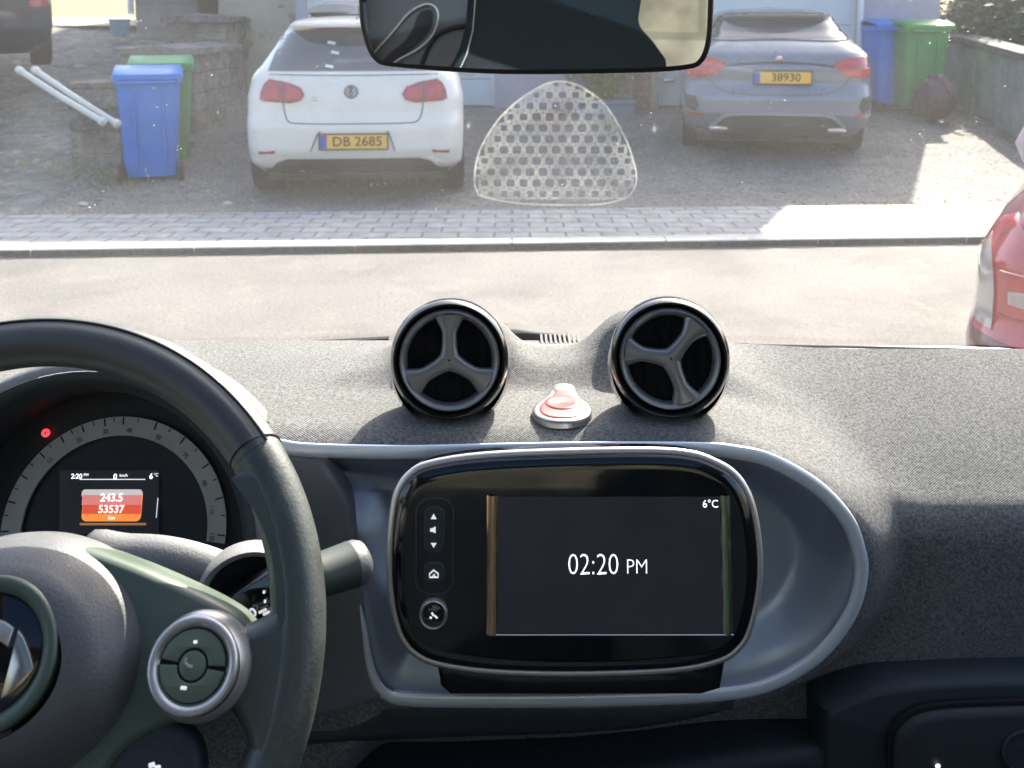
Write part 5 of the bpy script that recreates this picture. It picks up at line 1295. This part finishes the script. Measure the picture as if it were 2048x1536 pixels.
    g = MB(); g.tube([km(p[0] - .0012, p[1] + .0002, .0048), km(p[0] + .0012, p[1] - .0002, .0048)], .0004, 4); g.build('warning_symbol', M['dispglow'], wl)
cluster()

# ---- rear view mirror
def mirror():
    MY = .67
    px = [(718, -70), (718, 0), (722, 55), (735, 100), (752, 124), (775, 133), (850, 140), (960, 147), (1062, 149), (1180, 148), (1300, 145), (1375, 139), (1403, 128), (1420, 95), (1426, 40), (1426, -70), (1405, -86), (1072, -92), (740, -86)]
    MN = Vector((-.31, -.949, -.05)).normalized(); MN = MIRN
    O = P(1072, 30, MY)
    X = MN.cross(Vector((0, 0, 1))).normalized()
    if X.x < 0: X = -X
    U = X.cross(MN).normalized()
    if U.z < 0: U = -U
    def m2(u, v, h=0): p = onplane(u, v, O, MN, h) - O; return (p.dot(X), p.dot(U))
    def mm(x, y, h): return O + X * x + U * y + MN * h
    pl = crom([m2(u, v) for u, v in px], 4); 
    if area2(pl) < 0: pl = pl[::-1]
    g = MB(); domed(g, pl, mm, .0025, .002, .02, 5); b = g.build('rear_view_mirror', M['mirrorshell'], CARI, angle=60)
    q = inset(pl, .0036); g = MB(); vs = [mm(x, y, .0024) for x, y in q]; g.add(vs, [tuple(t) for t in tessellate_polygon([[Vector((x, y, 0)) for x, y in q]])]); g.build('mirror_glass', M['mirrorglass'], b, smooth=False, fix=False)
    g = MB(); g.lathe([(.045, -.045), (.055, -.03), (.06, -.012), (.06, 0)], O - MN * .012, MN, 32, ell=.6); g.build('mirror_back', M['mirrorshell'], b)
    g = MB(); g.tube([O - MN * .04, O + Vector((0, .02, .07)), O + Vector((0, -.01, .16))], .009, 10); g.build('mirror_stem', M['mirrorshell'], b)
    return O, MN
# mirror normal: halfway between the camera and what it shows behind on the left
_O = P(1072, 30, .67); _toc = (CAM - _O).normalized(); _tob = Vector((-.42, -1, -.06)).normalized()
MIRN = (_toc + _tob).normalized()
MO, MNN = mirror()
def refl(u, v, D):
    """real point seen at mirror pixel (u,v) when its mirror image stands D metres of depth away"""
    p = P(u, v, D); d = (p - MO).dot(MNN); return p - MNN * 2 * d
def seen_in_mirror():
    # driver's seat back: slab whose face is what the mirror shows
    D = 1.68; e = [(935, -90), (942, 0), (938, 60), (925, 110), (905, 150), (900, 230), (1345, 230), (1335, 120), (1310, 85), (1278, 50), (1286, 0), (1300, -90)]
    q = [refl(u, v, D) for u, v in e]; back = MNN * 0
    vd = (q[0] - MO).normalized(); th = vd * .10
    n = len(q); g = MB(); g.add(q + [p + th for p in q], [tuple(range(n)), tuple(range(2 * n - 1, n - 1, -1))] + [(i, (i + 1) % n, n + (i + 1) % n, n + i) for i in range(n)])
    s = g.build('driver_seat', M['seatcloth'], CARI, bevel=.012)
    q2 = [refl(u, v, D - .012) for u, v in ((947, -80), (952, 0), (947, 60), (935, 108), (918, 145))]
    for k in range(60):
        t = k / 60 * 4; i = int(t); f = t - i; a = q2[i].lerp(q2[i + 1], f); b2 = q2[i].lerp(q2[i + 1], f + .035)
        if k % 1 == 0: pass
    g = MB(); g.tube([p for p in q2], .0007, 6); g.build('stitching', M['stitch'], s)
    # driver's door with pull handle, further away
    D = 1.74; e = [(690, -120), (1000, -120), (1000, 260), (690, 260)]
    q = [refl(u, v, D + (.25 if u < 800 else 0)) for u, v in e]; th = vd * .05
    g = MB(); g.add(q + [p + th for p in q], [(0, 1, 2, 3), (7, 6, 5, 4), (0, 4, 5, 1), (1, 5, 6, 2), (2, 6, 7, 3), (3, 7, 4, 0)]); dr = g.build('driver_door', M['doorgrey'], CARI, bevel=.01)
    hp = crom([(845, 22), (862, 20), (868, 32), (860, 60), (835, 88), (805, 112), (780, 128), (765, 125), (782, 105), (808, 85), (826, 60), (835, 35)], 4)
    def dpt(u, v, k=0): 
        f = (u - 690) / 310; return refl(u, v, D + .25 * (1 - min(max(f, 0), 1)) - k)
    g = MB(); vs = [dpt(u, v, .012) for u, v in hp]; g.add(vs, [tuple(t) for t in tessellate_polygon([[Vector((u, v, 0)) for u, v in hp]])]); h = g.build('door_pull', M['void'], dr, smooth=False, fix=False)
    g = MB(); g.tube([dpt(u, v, .016) for u, v in crom([(750, 105), (790, 60), (820, 25), (852, 8), (872, 14), (878, 36), (866, 70), (840, 96), (800, 118), (785, 130)], 4, False)], .0016, 6); g.build('pull_rim', M['chromesoft'], dr)
    g = MB(); g.tube([dpt(u, v, .013) for u, v in crom([(840, 140), (858, 95), (880, 66), (915, 54), (960, 50)], 4, False)], .004, 6); g.build('armrest_edge', M['void'], dr)
    g = MB(); g.tube([dpt(u, v, .02) for u, v in ((730, 5), (734, 60), (745, 110))], .006, 6); g.build('door_frame_trim', M['plasticsoft'], dr)
seen_in_mirror()

# ---- windscreen, the grille reflection painted onto it, wipers, cowl
WB = Vector((0, 1.03, 1.135)); WTp = Vector((0, .40, 1.86))
def ws(x, t):
    p = WB.lerp(WTp, t); return Vector((x, p.y - .10 * (abs(x) / .75) ** 2.2 + .02 * math.sin(t * 3.14), p.z))
g = MB(); g.grid([[ws(x, t) for x in np.linspace(-.78, .86, 30)] for t in np.linspace(0, 1, 16)]); WSO = g.build('windscreen', M['windscreen'], CARI, fix=False)
WSN = Vector((0, -(WTp.z - WB.z), -(WB.y - WTp.y))).normalized()
def onws(u, v, h=.004):
    r = ray(u, v); t = .5
    for _ in range(30):
        y = ws(r.x * CAM.y, t)
        yy = WB.lerp(WTp, t).y; p = CAM + r * yy
        for __ in range(4):
            t = (p.z - WB.z) / (WTp.z - WB.z); y = ws(p.x, t).y; p = CAM + r * (y - h * 1.4)
        break
    return p
def reflection_mesh():
    out = crom([(1110, 163), (1075, 176), (1030, 206), (990, 248), (960, 300), (949, 350), (955, 385), (975, 396), (1040, 407), (1110, 410), (1190, 409), (1235, 402), (1262, 388), (1273, 360), (1268, 325), (1250, 275), (1222, 225), (1195, 195), (1150, 168)], 4)
    g = MB(); g.tube([onws(u, v) for u, v in out], .0011, 5, closed=True); b = g.build('grille_reflection', M['film'], CARI, fix=False)  # reflection of the dash grille, built as a pale outline on the glass
    # reflected lattice: square-ish sheet with rounded holes, hole size falls off from the middle
    g = MB(); pitch = 26.0; row = 22.0; bnd = inset(out if area2(out) > 0 else out[::-1], 1.0)
    inner = []
    j = 0; v = 168
    while v < 408:
        off = pitch / 2 if j % 2 else 0
        u = 930 + off
        while u < 1290:
            d = -float(sdf(out, u, v))
            if d > -3:
                big = min(1, .58 + d / 110); r = 9.6 * big if d > 9 else 6.2
                sq = [(-pitch / 2, -row / 2), (pitch / 2, -row / 2), (pitch / 2, row / 2), (-pitch / 2, row / 2)]
                n = 16; ho = []; ou = []
                for k in range(n):
                    a = 2 * math.pi * k / n; c, s = math.cos(a), math.sin(a); m = max(abs(c) / (pitch / 2), abs(s) / (row / 2))
                    ou.append((u + c / m, v + s / m)); rr = r * (1 if d > 14 else .95); se = 1 / (abs(c) ** 5.5 + abs(s) ** 5.5) ** (1 / 5.5); ho.append((u + rr * c * se * .90, v + rr * s * se * .84))
                cen = [sum(1 for _ in [0])]
                vs = []; ok = True
                for p in ou + ho:
                    pu, pv = p
                    if float(sdf(out, pu, pv)) > 0:
                        # pull back to the outline along the line to the patch centre
                        lo, hi = 0., 1.
                        for _ in range(9):
                            mdl = (lo + hi) / 2
                            if float(sdf(out, 1110 + (pu - 1110) * mdl, 300 + (pv - 300) * mdl)) > 0: hi = mdl
                            else: lo = mdl
                        pu, pv = 1110 + (pu - 1110) * lo, 300 + (pv - 300) * lo
                    vs.append(onws(pu, pv))
                g.add(vs, [(k, (k + 1) % n, n + (k + 1) % n, n + k) for k in range(n)])
            u += pitch
        v += row; j += 1
    g.build('reflected_lattice', M['film'], b, smooth=False, fix=False)
reflection_mesh()
def line_on_base(pts, r, nm, mk, flat=1):
    g = MB(); g.tube([P(u, v, y) for u, v, y in pts], r, 8, flat=flat); return g.build(nm, M[mk], CARI)
w1 = line_on_base([(300, 701, 1.10), (390, 695, 1.105), (600, 689, 1.115), (778, 681, 1.12)], [.002, .0028, .004, .0052], 'wiper_arm', 'rubber')
g = MB(); pts = [(1003, 657), (1030, 656), (1075, 663), (1110, 666), (1134, 668), (1137, 677), (1132, 684), (1080, 683), (1020, 682)]
domed(g, [XZ(u, v, 1.13) for u, v in pts], lambda x, y, h: (x, 1.13 - h, y), .004, .006, .02); g.build('wiper_pivot', M['rubber'], CARI)
w2_ = line_on_base([(1450, 690, 1.10), (1488, 688, 1.10), (1500, 690, 1.10), (1700, 694, 1.09), (1900, 698, 1.08), (2100, 706, 1.07)], .0016, 'windscreen_seal', 'rubber')
g = MB(); g.grid([[P(u, v, y) for u, v in ((1560, 703), (1750, 703), (1900, 702), (2000, 704), (2120, 710))] for v_, y in ((0, 1.07),)] + [[P(u, v - dv, 1.24) for (u, v), dv in zip(((1560, 703), (1750, 703), (1900, 702), (2000, 704), (2120, 710)), (12, 11, 10, 8, 6))]])
g.grid([[Vector(g.v[k]) for k in range(5)], [Vector(g.v[k]) - Vector((0, 0, .09)) for k in range(5)]]); g.grid([[Vector(g.v[k + 5]) for k in range(5)], [Vector(g.v[k + 5]) - Vector((0, 0, .09)) for k in range(5)]]); g.build('cowl', M['whitepaint'], CARI)
# bonnet below the sight line
g = MB(); rows = []
for y in np.linspace(1.16, 2.0, 10): rows.append([(x, y, 1.045 - .33 * (y - 1.16) ** 1.3 - .05 * (x / .8) ** 2) for x in np.linspace(-.78, .82, 14)])
g.grid(rows); g.build('bonnet', M['whitepaint'], CARI, fix=False)

# ---- cabin shell
g = MB(); g.box((-.80, .26, 1.862), (.88, .38, 1.90)); g.box((-.80, -1.5, 1.862), (.88, -.7, 1.90)); g.box((-.80, -.7, 1.862), (-.55, .26, 1.90)); g.box((.63, -.7, 1.862), (.88, .26, 1.90)); g.build('roof_lining', M['headliner'], CARI)
g = MB(); g.box((-.56, -.71, 1.903), (.64, .27, 1.908)); g.build('roof_glass', M['tintglass'], CARI)
for s, x in ((-1, -.82), (1, .90)):
    g = MB(); g.box((x - .04, -1.5, .35), (x + .04, 1.15, 1.10)); g.build('door_panel', M['doorgrey'], CARI)
    xi = x + (.05 if s < 0 else -.05)
    g = MB(); g.tube([(x, 1.08, 1.10), (x * .97, .40, 1.87)], .035, 8); g.build('windscreen_pillar', M['headliner'], CARI)
    g = MB(); g.box((x - .04, -1.5, 1.10), (x + .04, -.30, 1.87)); g.build('quarter_panel', M['seatcloth'], CARI)
g = MB(); g.box((-.8, -1.5, .30), (.88, 1.15, .34)); g.build('floor_pan', M['plasticdark'], CARI)
g = MB(); g.box((-.78, 1.10, .34), (.86, 1.14, 1.08)); g.build('bulkhead', M['plasticdark'], CARI)
g = MB(); g.box((.18, -.75, .55), (.72, -.60, 1.30)); g.build('passenger_seat', M['seatcloth'], CARI, bevel=.04)
g = MB(); g.box((-.78, -1.5, .34), (.86, -1.46, 1.15)); g.build('tailgate', M['doorgrey'], CARI)
bpy.context.view_layer.update()
